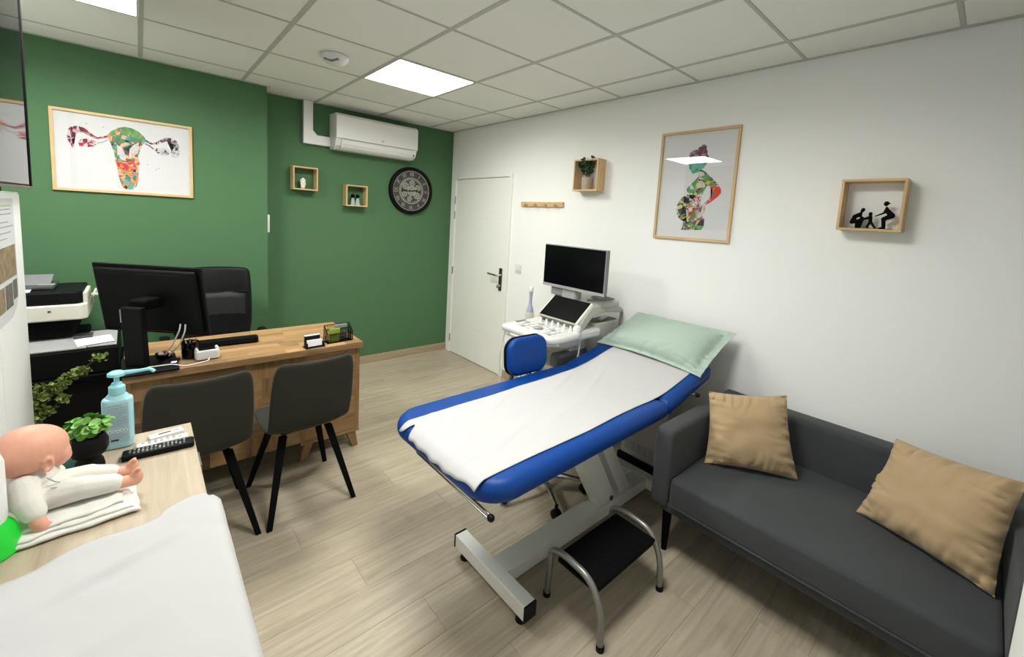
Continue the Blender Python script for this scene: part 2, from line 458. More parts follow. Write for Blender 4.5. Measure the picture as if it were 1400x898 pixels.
# ------------------------------------------------------------------ room shell
X0, X1, Y0, Y1 = -3.75, 0.0, -5.2, 0.0      # inside of the room
fl = struct(MB().box(X0 - .1, X1 + .1, Y0 - .1, Y1 + .1, -0.06, -0.004).build('floor', 'floor_joint'))
PW, PL = 0.192, 1.285
full = None; rk = 0; y = Y1
while y > Y0:
    y1 = max(y - PW, Y0)
    xs = X0 - ((rk * 0.437) % 1.0) * PL
    while xs < X1:
        a, b = max(xs, X0), min(xs + PL, X1)
        if b - a > 0.03:
            w, l = (y - y1) - 0.0007, (b - a) - 0.0007
            if abs(b - a - PL) < 1e-6 and abs(y - y1 - PW) < 1e-6:
                if full is None:
                    full = MB().box(-l / 2, l / 2, -w / 2, w / 2, -0.008, 0).build('plank', 'floor_oak', fl, bevel=0.0006, seg=1)
                    full.location = ((a + b) / 2, (y + y1) / 2, 0)
                else:
                    copy_piece(full, ((a + b) / 2, (y + y1) / 2, 0), fl)
            else:
                p = MB().box(-l / 2, l / 2, -w / 2, w / 2, -0.008, 0).build('plank', 'floor_oak', fl, bevel=0.0006, seg=1)
                p.location = ((a + b) / 2, (y + y1) / 2, 0)
        xs += PL
    y = y1; rk += 1

struct(MB().box(0, 0.12, Y0 - .1, 0.12, -.06, H + .15).build('wall_right', 'wall_white'))
struct(MB().box(X0 - .1, 0, 0, 0.12, -.06, H + .15).build('wall_back', 'wall_green'))
PX, PY = -1.945, -0.22                       # boxed-out pier of the green wall
struct(MB().box(X0, PX, PY, 0, 0, H + .02).build('wall_back_pier', 'wall_green'))
WY0, WY1, WZ0, WZ1 = -4.35, -2.75, 1.0, 2.15  # window opening in the left wall
wl = MB()
wl.box(X0 - .1, X0, Y0 - .1, WY0, -.06, H + .15).box(X0 - .1, X0, WY1, 0, -.06, H + .15)
wl.box(X0 - .1, X0, WY0, WY1, -.06, WZ0).box(X0 - .1, X0, WY0, WY1, WZ1, H + .15)
struct(wl.build('wall_left', 'wall_white'))
wn = bpy.data.objects.new('window_1', None); COL.objects.link(wn); struct(wn); wn.location = (X0 - .06, (WY0 + WY1) / 2, WZ0)
WI = inv(wn)
for a, b, c, e in ((WY0, WY1, WZ0, WZ0 + .05), (WY0, WY1, WZ1 - .05, WZ1), (WY0, WY0 + .05, WZ0 + .05, WZ1 - .05), (WY1 - .05, WY1, WZ0 + .05, WZ1 - .05), ((WY0 + WY1) / 2 - .035, (WY0 + WY1) / 2 + .035, WZ0 + .05, WZ1 - .05)):
    MB(WI).box(X0 - .08, X0 - .03, a, b, c, e).build('window_frame', 'white_plastic', wn, bevel=.004)
for a, b in ((WY0 + .05, (WY0 + WY1) / 2 - .035), ((WY0 + WY1) / 2 + .035, WY1 - .05)):
    MB(WI).box(X0 - .058, X0 - .054, a, b, WZ0 + .05, WZ1 - .05).build('pane', 'picture_glass', wn)
MB(WI).box(X0 - .02, X0 + .06, WY0 - .03, WY1 + .03, WZ0 - .03, WZ0).build('window_sill', 'white_plastic', wn, bevel=.004)
pd = bpy.data.lights.new('window_portal', 'AREA'); pd.shape = 'RECTANGLE'; pd.size = WZ1 - WZ0; pd.size_y = WY1 - WY0; pd.cycles.is_portal = True
po_ = bpy.data.objects.new('window_portal', pd); COL.objects.link(po_); po_.parent = wn
po_.matrix_local = WI @ T((X0 - .09, (WY0 + WY1) / 2, (WZ0 + WZ1) / 2)) @ RY(-90)
struct(MB().box(X0, 0, Y0 - .1, Y0, -.06, H + .15).build('wall_front', 'wall_white'))
struct(MB().box(-1.45, -0.95, Y0, -4.487, 0, H + .02).build('wall_front_return', 'wall_white', bevel=0.004))
def skirting(name, x0, x1, y0, y1):
    o = MB().box(x0, x1, y0, y1, 0.0, 0.082).build(name, 'skirting_oak', bevel=0.004)
    return struct(o)
skirting('baseboard_back', PX, -0.002, -0.014, -0.001)
skirting('baseboard_back_pier', X0 + .002, PX, PY - .014, PY - .001)
skirting('baseboard_right', -0.014, -0.001, -4.48, -1.118)

# suspended ceiling: slab, bars and one board for each opening
gx = [X0, -3.317, -2.717, -2.117, -1.517, -0.917, -0.317, X1]
gy = [Y1, -0.516, -1.116, -1.716, -2.316, -2.916, -3.516, -4.116, -4.716, Y0]
ce = struct(MB().box(X0 - .1, X1 + .1, Y0 - .1, Y1 + .1, H + .03, H + .10).build('ceiling', 'ceiling_board'))
LIGHTS = [(4, 2), (1, 2), (3, 5)]                    # (column, row) of the LED panels
shared = None
for i in range(len(gx) - 1):
    for j in range(len(gy) - 1):
        if (i, j) in LIGHTS: continue
        cx, cy = (gx[i] + gx[i + 1]) / 2, (gy[j] + gy[j + 1]) / 2
        w, l = gx[i + 1] - gx[i] - .014, gy[j] - gy[j + 1] - .014
        std = abs(w - .586) < .002 and abs(l - .586) < .002
        if std and shared is not None:
            copy_piece(shared, (cx, cy, H), ce); continue
        t = MB().box(-w / 2, w / 2, -l / 2, l / 2, 0.003, 0.02).build('ceiling_tile', 'ceiling_board', ce, bevel=0.003, seg=1)
        t.location = (cx, cy, H)
        if std: shared = t
for x in gx[1:-1]:
    MB().box(x - .012, x + .012, Y0, Y1, H, H + .006).build('grid_bar', 'ceiling_bar', ce)
for yv in gy[1:-1]:
    MB().box(X0, X1, yv - .008, yv + .008, H + .0006, H + .006).build('grid_bar', 'ceiling_bar', ce)
MB().box(-.022, 0, Y0, Y1, H - .002, H + .008).build('edge_trim', 'ceiling_bar', ce)
MB().box(PX, 0, -.02, 0, H - .002, H + .008).build('edge_trim', 'ceiling_bar', ce)
MB().box(X0, PX + .02, PY - .02, PY, H - .002, H + .008).build('edge_trim', 'ceiling_bar', ce)
for (i, j), lab in zip(LIGHTS, ('square LED ceiling panel near the white wall, above the room middle', 'square LED ceiling panel above the computer desk, cut by the photo top',
                             'square LED ceiling panel above the examination table foot, over the photo edge')):
    cx, cy = (gx[i] + gx[i + 1]) / 2, (gy[j] + gy[j + 1]) / 2
    t = thing('ceiling_light', lab, 'ceiling light', (cx, cy, H), 0, 'LED ceiling panels')
    f = MB()
    for s in (-1, 1):
        f.box(s * .288 - .006, s * .288 + .006, -.294, .294, -.002, .012)
        f.box(-.294, .294, s * .288 - .006, s * .288 + .006, -.002, .012)
    f.build('frame', 'white_plastic', t)
    MB().box(-.282, .282, -.282, .282, 0.001, .010).build('diffuser', 'panel_glow', t)
    ld = bpy.data.lights.new('panel_light', 'AREA'); ld.shape = 'SQUARE'; ld.size = .56; ld.energy = PANEL_WATT[(i, j)]
    ld.color = (0.975, 0.99, 0.945); ld.spread = math.radians(PANEL_SPREAD)
    lo = bpy.data.objects.new('panel_light', ld); COL.objects.link(lo); lo.parent = t; lo.location = (0, 0, -.004)
sd = thing('smoke_detector', 'round white smoke detector on a ceiling board', 'smoke detector', (-1.80, -1.41, H))
MB().lathe([(.082, .0), (.082, -.014), (.074, -.030), (.056, -.046), (.030, -.056), (.001, -.058)][::-1], 32).build('housing', 'white_plastic', sd, smooth=True)
MB(RZ(-40)).prism([(-.045, -.030), (.045, -.030), (.045, -.040), (.0, -.052), (-.045, -.040)], -.062, -.046, 'xz').build('slot', 'grey_plastic', sd)

# ------------------------------------------------------------------ door in the right wall
d = bpy.data.objects.new('door_1', None); COL.objects.link(d); struct(d)
d.location = (0, -0.592, 0)
DI = inv(d)
MB(DI).box(-.024, 0, -.127, -.075, 0, 2.0375).build('door_jamb', 'door_white', d, bevel=0.003)
MB(DI).box(-.024, 0, -1.113, -1.061, 0, 2.0375).build('door_jamb', 'door_white', d, bevel=0.003)
MB(DI).box(-.024, 0, -1.113, -.075, 2.038, 2.072).build('door_head', 'door_white', d, bevel=0.003)
MB(DI).box(-.009, .0, -1.058, -.130, 0.006, 2.033).build('door_core', 'door_white', d)
zs = [0.008, 0.388, 0.79, 1.203, 1.619, 2.032]
for a, b in zip(zs[:-1], zs[1:]):
    MB(DI).box(-.012, -.009, -1.057, -.131, a + .0012, b - .0012).build('door_panel', 'door_white', d, bevel=0.002)
for z in (1.80, 1.63, .985, .18):
    MB(DI).tube([(-.02, -.122, z - .045), (-.02, -.122, z + .045)], .008, 10).build('hinge', 'chrome', d, smooth=True)
hp = MB(DI); hp.slab(.117, .022, -.006, .006, .012, .003, M=T((-.018, -1.012, 1.003)) @ RY(90))
pl = hp.build('door_handle', 'steel_dark', d, smooth=True)
MB(DI).tube(fillet([(-.02, -1.012, 1.045), (-.07, -1.012, 1.045), (-.074, -.87, 1.052)], .02), .010, 10).build('lever', 'chrome', pl, smooth=True)
MB(DI).tube([(-.02, -1.012, .935), (-.045, -1.012, .935)], .013, 14).build('lock_cylinder', 'chrome', pl, smooth=True)
MB(DI).box(-.062, -.045, -1.016, -1.008, .915, .948).build('key', 'chrome', pl)

# ------------------------------------------------------------------ things on the right wall
sw = thing('light_switch', 'small square white light switch beside the door', 'switch', (0, -1.262, 1.145))
MB().slab(.042, .042, 0, .010, .006, .003, M=RY(-90)).build('plate', 'white_plastic', sw, smooth=True)
MB().slab(.026, .026, .010, .014, .004, .002, M=RY(-90)).build('rocker', 'white_plastic', sw, smooth=True)

ck = thing('coat_rack', 'narrow pine coat rack with four round pegs on white wall', 'coat rack', (0, -1.532, 1.772))
MB().box(-.018, 0, -.272, .272, -.022, .022).build('rail', 'pine_y', ck, bevel=.003)
for py in (-1.35, -1.475, -1.605, -1.725):
    MB(T((0, py + 1.532, -.006)) @ RY(-90)).lathe([(.008, .018), (.007, .045), (.012, .055), (.012, .066), (.004, .070)], 14).build('peg', 'pine', ck, smooth=True)

def wall_cube(name, label, loc, facing, w, h, dp, t=.012):
    """open pine box: facing 'x' hangs on the right wall, 'y' on the green wall; local x runs across, y into the room"""
    r = thing(name, label, 'wall shelf', loc, 0 if facing == 'y' else -90, 'open pine box shelves')
    MB().box(-w / 2, w / 2, -dp, 0, -h / 2, -h / 2 + t).build('bottom_board', 'pine', r, bevel=.001, seg=1)
    MB().box(-w / 2, w / 2, -dp, 0, h / 2 - t, h / 2).build('top_board', 'pine', r, bevel=.001, seg=1)
    for s in (-1, 1):
        MB().box(min(s * w / 2, s * (w / 2 - t)), max(s * w / 2, s * (w / 2 - t)), -dp, 0, -h / 2 + t, h / 2 - t).build('side_board', 'pine_z', r, bevel=.001, seg=1)
    return r
wall_cube('wall_shelf', 'pine box shelf on white wall holding a small potted plant', (0, -2.095, 2.005), 'x', .245, .25, .10)
wall_cube('wall_shelf', 'pine box shelf on white wall holding black silhouette figures', (0, -3.898, 1.794), 'x', .25, .252, .10)
wall_cube('wall_shelf', 'pine box shelf on green wall holding a white figurine', (-1.615, 0, 1.877), 'y', .21, .208, .10)
wall_cube('wall_shelf', 'lower pine box shelf on green wall holding two little figures', (-1.147, 0, 1.758), 'y', .21, .205, .10)

def leaves(mb, centre, spread, n, size, seed, up=.3, cup=.25):
    rnd = random.Random(seed)
    for k in range(n):
        d = Vector((rnd.gauss(0, 1), rnd.gauss(0, 1), rnd.gauss(up, .8)))
        d.normalize()
        p = Vector(centre) + Vector((d.x * spread[0], d.y * spread[1], d.z * spread[2])) * rnd.uniform(.3, 1)
        q = Vector((rnd.gauss(0, 1), rnd.gauss(0, 1), rnd.gauss(.3, .6))).normalized()
        s = size * rnd.uniform(.7, 1.3)
        a = q.orthogonal().normalized(); b = q.cross(a)
        w = rnd.uniform(0, 6.28)
        a, b = a * math.cos(w) + b * math.sin(w), b * math.cos(w) - a * math.sin(w)
        pts = []
        for (u, v, c) in ((0, 0, 0), (.35, .38, .1), (.75, .33, .12), (1, 0, -.05), (.75, -.33, .12), (.35, -.38, .1), (.5, 0, -cup * .3)):
            pts.append(p + a * (u * s) + b * (v * s) + q * (c * s))
        mb.add(pts, [(0, 6, 1), (1, 6, 2), (2, 6, 3), (3, 6, 4), (4, 6, 5), (5, 6, 0)])
    return mb

pp = thing('potted_plant', 'small dark leafy plant in a beige pot inside a box shelf', 'plant', (-.055, -2.085, 1.8925))
MB().lathe([(.040, 0), (.043, .01), (.045, .098), (.041, .098), (.040, .085), (.001, .084)], 24).build('pot', 'pot_stone', pp, smooth=True)
st = MB(); lf = MB()
rn = random.Random(3)
for k in range(16):
    a = rn.uniform(0, 6.28); r = rn.uniform(.02, .072); h = rn.uniform(.15, .25)
    tip = (r * math.cos(a) * .7, r * math.sin(a) + .01, h)
    st.tube([(0, 0, .08), (tip[0] * .4, tip[1] * .4, h * .65), tip], .0013, 5)
    leaves(lf, tip, (.018, .020, .020), 11, .021, k)
    leaves(lf, (tip[0] * .5, tip[1] * .6, h * .78), (.016, .022, .02), 9, .020, 50 + k)
st.build('stem', 'leaf_dark', pp); lf.build('foliage', 'leaf_dark', pp)

# black silhouette figures in the right-hand box: two grown-ups and a toddler between them
sc = thing('silhouette_sculpture', 'black metal sculpture of a crouching, a toddling and a bending figure', 'sculpture', (-.052, -3.910, 1.680))
MB().box(-.012, .012, -.075, .085, 0, .003).build('base_strip', 'black_matte', sc)
def figure(parts, name):
    mb = MB()
    for (a, b, ra, rb) in parts:
        capsule(mb, (0, a[0] * 1.06, a[1] * 1.06), (0, b[0] * 1.06, b[1] * 1.06), ra, rb, 10, 3)
    return mb.build(name, 'black_matte', sc, remesh=.0022, relax=2)
# local: y to the left in the photo is positive
figure([((.062, .006), (.045, .006), .005, .004), ((.060, .008), (.058, .032), .007, .009), ((.058, .034), (.078, .030), .009, .010),
        ((.078, .030), (.070, .055), .011, .010), ((.070, .055), (.052, .066), .011, .010), ((.044, .084), (.042, .089), .0085, .0085), ((.052, .068), (.046, .078), .006, .005),
        ((.054, .064), (.040, .046), .006, .005), ((.040, .046), (.018, .050), .005, .004), ((.058, .032), (.040, .050), .009, .006), ((.040,.048),(.046,.010),.007,.005)], 'crouching_figure')
figure([((.020, .006), (.014, .006), .004, .003), ((.021, .008), (.012, .030), .005, .006), ((-.008, .006), (-.013, .007), .004, .003), ((-.006, .009), (.008, .032), .005, .006),
        ((.010, .034), (.012, .056), .008, .008), ((.013, .068), (.013, .071), .0085, .008), ((.012, .056), (.028, .050), .005, .004), ((.012, .054), (.030, .044), .005, .004)], 'toddler_figure')
figure([((-.038, .006), (-.024, .006), .005, .004), ((-.040, .008), (-.036, .046), .008, .009), ((-.036, .048), (-.064, .062), .010, .012), ((-.064, .064), (-.044, .086), .012, .011),
        ((-.044, .086), (-.042, .098), .011, .006), ((-.038, .116), (-.039, .120), .0105, .0095), ((-.042, .120), (-.054, .117), .005, .002), ((-.042, .092), (-.034, .074), .006, .005), ((-.034, .074), (-.006, .060), .005, .003)], 'bending_figure')

def wall_picture(name, label, loc, facing, w, h, fw=.017, dp=.018):
    r = thing(name, label, 'picture', loc, 0 if facing == 'y' else -90, 'pictures in thin wooden frames')
    MB().box(-w / 2 + .004, w / 2 - .004, -.006, 0, -h / 2 + .004, h / 2 - .004).build('print_sheet', 'print_paper', r)
    for s in (-1, 1):
        z = s * (h / 2 - fw / 2)
        MB().prism([(-w / 2, s * h / 2), (w / 2, s * h / 2), (w / 2 - fw, s * (h / 2 - fw)), (-w / 2 + fw, s * (h / 2 - fw))], -dp, 0, 'xz').build('frame_rail', 'frame_wood', r, bevel=.001, seg=1)
        MB().prism([(s * w / 2, -h / 2), (s * w / 2, h / 2), (s * (w / 2 - fw), h / 2 - fw), (s * (w / 2 - fw), -h / 2 + fw)], -dp, 0, 'xz').build('frame_rail', 'pine_z', r, bevel=.001, seg=1)
    return r
def ink(r, poly, inks, layer=0, cuts=0, seed=1, name='printed_shape'):
    """flat printed shape, broken by random cuts into patches of several ink colours"""
    y = -.0064 - .0004 * layer
    rn = random.Random(seed)
    bm = bmesh.new()
    bm.faces.new([bm.verts.new((a, y, b)) for a, b in poly])
    bmesh.ops.triangulate(bm, faces=bm.faces[:])
    bmesh.ops.dissolve_limit(bm, angle_limit=.01, verts=bm.verts[:], edges=bm.edges[:])
    xs = [p[0] for p in poly]; zs = [p[1] for p in poly]
    for k in range(int(cuts * 1.7)):
        w = rn.uniform(0, math.pi)
        co = (rn.uniform(min(xs), max(xs)), y, rn.uniform(min(zs), max(zs)))
        bmesh.ops.bisect_plane(bm, geom=bm.verts[:] + bm.edges[:] + bm.faces[:], plane_co=co, plane_no=(math.cos(w), 0, math.sin(w)))
    for f in bm.faces:
        f.material_index = rn.randrange(len(inks))
        if f.normal.y > 0: f.normal_flip()
    me = bpy.data.meshes.new(name); bm.to_mesh(me); bm.free()
    for k in inks: me.materials.append(MATS['ink_' + k])
    o = bpy.data.objects.new(name, me); COL.objects.link(o); o.parent = r
    return o
ART = {
    'UT_DOME': [(-0.102,0.122),(-0.076,0.157),(-0.041,0.185),(-0.007,0.198),(0.028,0.195),(0.063,0.178),(0.092,0.148),(0.104,0.122),(0.074,0.127),(0.021,0.136),(-0.020,0.140),(-0.049,0.135),(-0.077,0.123),(-0.092,0.109)],
    'UT_BODY': [(-0.092,0.109),(-0.077,0.123),(-0.049,0.135),(-0.020,0.140),(0.021,0.136),(0.074,0.127),(0.101,0.119),(0.079,0.086),(0.069,0.049),(0.057,0.008),(0.034,-0.023),(0.001,-0.043),(-0.025,-0.042),(-0.060,-0.035),(-0.069,0.021),(-0.079,0.065)],
    'UT_BAND': [(-0.064,-0.032),(-0.025,-0.044),(0.001,-0.045),(0.034,-0.023),(0.056,0.012),(0.058,-0.015),(0.063,-0.042),(0.055,-0.063),(0.038,-0.089),(0.002,-0.105),(-0.027,-0.097),(-0.055,-0.069)],
    'UT_BASE': [(-0.056,-0.068),(-0.027,-0.097),(0.002,-0.105),(0.038,-0.089),(0.056,-0.063),(0.055,-0.119),(0.051,-0.167),(0.043,-0.204),(0.022,-0.227),(-0.005,-0.234),(-0.028,-0.219),(-0.040,-0.184),(-0.049,-0.138)],
    'UT_CAVL': [(-0.051,0.070),(-0.023,0.051),(-0.011,0.006),(-0.009,-0.036),(-0.031,-0.027),(-0.050,0.005)],
    'UT_CAVR': [(0.064,0.104),(0.037,0.085),(0.014,0.053),(0.006,-0.015),(0.031,-0.003),(0.056,0.032)],
    'UT_TUBL': [(-0.102,0.122),(-0.144,0.105),(-0.160,0.114),(-0.181,0.137),(-0.207,0.156),(-0.238,0.162),(-0.266,0.153),(-0.283,0.131),(-0.287,0.098),(-0.284,0.062),(-0.271,0.039),(-0.266,0.017),(-0.257,0.031),(-0.261,0.066),(-0.250,0.100),(-0.237,0.120),(-0.216,0.126),(-0.192,0.114),(-0.166,0.095),(-0.139,0.093),(-0.094,0.112)],
    'UT_OVL': [(-0.225,0.078),(-0.198,0.087),(-0.161,0.079),(-0.148,0.062),(-0.163,0.041),(-0.195,0.032),(-0.232,0.034),(-0.236,0.055)],
    'UT_LIGL': [(-0.148,0.068),(-0.118,0.080),(-0.088,0.105),(-0.087,0.101),(-0.117,0.075),(-0.147,0.062)],
    'UT_TUBR': [(0.095,0.132),(0.122,0.115),(0.153,0.117),(0.179,0.140),(0.211,0.161),(0.249,0.164),(0.278,0.140),(0.287,0.103),(0.267,0.063),(0.241,0.067),(0.258,0.101),(0.243,0.128),(0.217,0.137),(0.184,0.119),(0.159,0.101),(0.128,0.098),(0.096,0.111)],
    'UT_OVR': [(0.139,0.072),(0.171,0.082),(0.203,0.084),(0.234,0.074),(0.221,0.035),(0.188,0.027),(0.164,0.039),(0.145,0.057)],
    'UT_LIGR': [(0.094,0.104),(0.121,0.092),(0.143,0.073),(0.139,0.066),(0.120,0.084),(0.094,0.098)],
    'UT_FRNG': [(0.234,0.064),(0.283,0.083),(0.286,0.049),(0.267,0.021),(0.240,0.027)],
    'PW_HAIR': [(-0.060,0.183),(-0.053,0.214),(-0.028,0.232),(0.002,0.235),(0.003,0.249),(0.022,0.252),(0.029,0.264),(0.048,0.261),(0.058,0.247),(0.055,0.233),(0.066,0.220),(0.064,0.204),(0.075,0.188),(0.081,0.171)],
    'PW_FACE': [(-0.058,0.183),(0.081,0.171),(0.066,0.154),(0.051,0.138),(0.054,0.115),(0.038,0.107),(0.019,0.098),(0.012,0.087),(-0.022,0.079),(-0.037,0.103),(-0.047,0.111),(-0.041,0.141)],
    'PW_CHEST': [(0.019,0.098),(0.038,0.107),(0.059,0.093),(0.103,0.055),(0.144,0.019),(0.154,-0.007),(0.083,-0.004),(0.072,-0.029),(0.059,-0.058),(0.018,-0.062),(-0.025,-0.056),(-0.050,-0.032),(-0.046,-0.011),(-0.025,0.011),(-0.000,0.034),(0.023,0.062)],
    'PW_ARM': [(0.108,-0.006),(0.153,0.010),(0.177,-0.026),(0.179,-0.049),(0.160,-0.073),(0.124,-0.103),(0.086,-0.126),(0.079,-0.113),(0.117,-0.077),(0.143,-0.051),(0.131,-0.034),(0.108,-0.023)],
    'PW_HAND': [(0.086,-0.126),(0.079,-0.152),(0.085,-0.175),(0.070,-0.193),(0.051,-0.166),(0.053,-0.143),(0.067,-0.128),(0.079,-0.115)],
    'PW_BELLY': [(-0.038,-0.056),(0.018,-0.062),(-0.025,-0.129),(-0.029,-0.188),(-0.011,-0.238),(-0.053,-0.236),(-0.083,-0.221),(-0.108,-0.185),(-0.113,-0.156),(-0.105,-0.116),(-0.077,-0.076)],
    'PW_SIDE': [(0.018,-0.062),(0.059,-0.058),(0.057,-0.109),(0.053,-0.143),(0.051,-0.166),(0.070,-0.193),(0.082,-0.213),(-0.011,-0.238),(-0.029,-0.188),(-0.025,-0.129)],
    'PW_HIP': [(-0.053,-0.236),(-0.011,-0.238),(0.082,-0.213),(0.090,-0.213),(0.091,-0.260),(0.078,-0.288),(-0.064,-0.296),(-0.054,-0.266)],
}
up = wall_picture('framed_picture', 'wide framed watercolour print of a uterus on the green wall', (-2.803, PY, 1.90), 'y', .724, .526)
for k, m, l, c in (('UT_TUBL', ('wine', 'rose', 'plum', 'mist', 'crimson'), 0, 16), ('UT_TUBR', ('smoke', 'mist', 'plum', 'navy', 'blush'), 0, 16), ('UT_OVL', ('crimson', 'blush', 'wine', 'mist', 'crimson'), 1, 8),
                   ('UT_OVR', ('mist', 'smoke', 'plum', 'mist'), 1, 8), ('UT_LIGL', ('smoke',), 0, 0), ('UT_LIGR', ('plum', 'wine'), 0, 2), ('UT_FRNG', ('mist', 'smoke', 'mist'), 1, 7),
                   ('UT_DOME', ('jade', 'leafgreen', 'moss', 'peach', 'orange', 'jade', 'leafgreen'), 1, 12), ('UT_BODY', ('teal', 'moss', 'jade', 'cocoa', 'aqua', 'navy', 'peach'), 1, 16),
                   ('UT_BAND', ('scarlet', 'orange', 'crimson', 'scarlet', 'peach'), 2, 10), ('UT_BASE', ('teal', 'orange', 'aqua', 'peach', 'navy', 'orange'), 1, 14), ('UT_CAVL', ('mist', 'blush', 'moss', 'mist'), 2, 6), ('UT_CAVR', ('mist', 'blush', 'mist', 'peach'), 2, 6)):
    ink(up, ART[k], m, l, c, len(k) + c + l)
for n_, (a, b) in enumerate(((-.195, .185), (-.115, .175), (.105, -.045), (.165, -.065), (.150, -.075))):
    ink(up, [(a + .004 * math.cos(t), b + .004 * math.sin(t)) for t in (0, 1.2, 2.5, 3.8, 5.0)], ('smoke',), 0, 0, n_, 'ink_splash')
MB().box(-.345, .345, -.0115, -.010, -.246, .246).build('glass', 'picture_glass', up)
wp = wall_picture('framed_picture', 'tall framed print of a multicoloured pregnant woman on white wall', (0, -2.957, 1.913), 'x', .527, .722)
for k, m, l, c in (('PW_HAIR', ('plum', 'cocoa', 'wine', 'smoke', 'plum'), 1, 14), ('PW_FACE', ('aqua', 'teal', 'aqua', 'jade'), 0, 9), ('PW_CHEST', ('jade', 'lemon', 'navy', 'leafgreen', 'cocoa', 'jade', 'moss', 'mist'), 1, 20),
                   ('PW_ARM', ('scarlet', 'scarlet', 'orange', 'blush', 'crimson'), 2, 8), ('PW_HAND', ('mist', 'violet', 'blush'), 3, 5), ('PW_BELLY', ('black', 'navy', 'mist', 'moss', 'black', 'lemon', 'cocoa'), 1, 20),
                   ('PW_SIDE', ('blush', 'rose', 'mist', 'blush', 'crimson', 'moss'), 2, 16), ('PW_HIP', ('violet', 'plum', 'leafgreen', 'violet', 'lemon', 'jade'), 1, 14)):
    ink(wp, ART[k], m, l, c, len(k) * 3 + c)
MB().box(-.246, .246, -.0115, -.010, -.344, .344).build('glass', 'picture_glass', wp)

# ------------------------------------------------------------------ things on the green wall
fg = thing('figurine', 'small white abstract bust figurine in the upper green-wall box', 'figurine', (-1.628, -.055, 1.7855))
mb = MB()
for (c, r) in (((0, 0, .018), (.020, .014, .02)), ((.002, 0, .045), (.024, .016, .026)), ((-.012, 0, .070), (.013, .012, .014)), ((.012, 0, .072), (.014, .012, .016)), ((.0, 0, .088), (.014, .012, .012))):
    mb.ball(c, r)
mb.build('bust', 'plaster', fg, remesh=.003, relax=3)
for sx, lab in ((-.026, 'left little figure with dark round head and pale dress in box'), (.022, 'right little figure with dark round head and pale dress in box')):
    q = thing('figurine', lab, 'figurine', (-1.147 + sx, -.055, 1.668), 0, 'little figures in a box shelf')
    MB().lathe([(.026, 0), (.024, .01), (.017, .05), (.012, .066), (.003, .072)], 20).build('dress', 'pale_teal', q, smooth=True)
    MB().ball((0, 0, .088), (.018, .017, .020)).build('head', 'black_matte', q, smooth=True)

ck = thing('wall_clock', 'round dark metal clock with roman numerals and visible gears', 'clock', (-.528, 0, 1.862))
CM = RX(90)
MB(CM).lathe([(.253, 0), (.256, .012), (.250, .040), (.236, .052), (.222, .050), (.215, .030), (.215, .004), (.20, .001)], 64).build('rim', 'black_plastic', ck, smooth=True)
MB(CM).lathe([(.216, .004), (.216, .022), (.001, .022)], 64).build('dial', 'clock_face', ck, smooth=True)
for r, w in ((.212, .004), (.138, .006), (.122, .003)):
    MB(CM).lathe([(r - w, .021), (r - w, .030), (r + w * .3, .031), (r + w, .021)], 64).build('ring', 'pewter', ck, smooth=True)
for k, s in enumerate(('XII', 'I', 'II', 'III', 'IIII', 'V', 'VI', 'VII', 'VIII', 'IX', 'X', 'XI')):
    a = math.radians(90 - 30 * k)
    lettering('numeral', s, .052, 'pewter', ck, CM @ T((.176 * math.cos(a), .176 * math.sin(a), .025)) @ Matrix.Rotation(a - math.pi / 2, 4, 'Z') @ Matrix.Diagonal((.75 if len(s) > 2 else 1, 1.1, 1, 1)), .003)
def gear(cx, cy, r, teeth, z, name='gear'):
    pts = []
    for k in range(teeth * 4):
        w = 2 * math.pi * k / (teeth * 4)
        rr = r if (k // 2) % 2 else r * .88
        pts.append((cx + rr * math.cos(w), cy + rr * math.sin(w)))
    mb = MB(CM)
    n = len(pts)
    inner = [(cx + (x - cx) * .68, cy + (yy - cy) * .68) for x, yy in pts]
    vs = [(x, yy, zz) for zz in (z, z + .004) for x, yy in pts] + [(x, yy, zz) for zz in (z, z + .004) for x, yy in inner]
    fs = []
    for i in range(n):
        j = (i + 1) % n
        fs += [(i, j, n + j, n + i), (2 * n + i, 3 * n + i, 3 * n + j, 2 * n + j), (n + i, n + j, 3 * n + j, 3 * n + i), (i, 2 * n + i, 2 * n + j, j)]
    mb.add(vs, fs)
    for q in range(4):
        a = q * math.pi / 4
        mb.box(-r * .72, r * .72, -r * .07, r * .07, z + .0005, z + .003, T((cx, cy, 0)) @ Matrix.Rotation(a, 4, 'Z'))
    mb.build(name, 'pewter', ck)
for g in ((0, 0, .055, 20, .026), (.005, .080, .036, 14, .024), (.072, .035, .034, 12, .025), (.066, -.048, .038, 16, .024), (-.02, -.084, .030, 12, .025), (-.080, -.038, .032, 12, .024), (-.070, .048, .038, 14, .025), (0, 0, .028, 12, .031)):
    gear(*g)
MB(CM).box(-.120, .028, -.004, .004, .037, .039, RZ(4)).build('clock_hand', 'black_plastic', ck)
MB(CM).box(-.070, .028, -.005, .005, .040, .042, RZ(188)).build('clock_hand', 'black_plastic', ck)

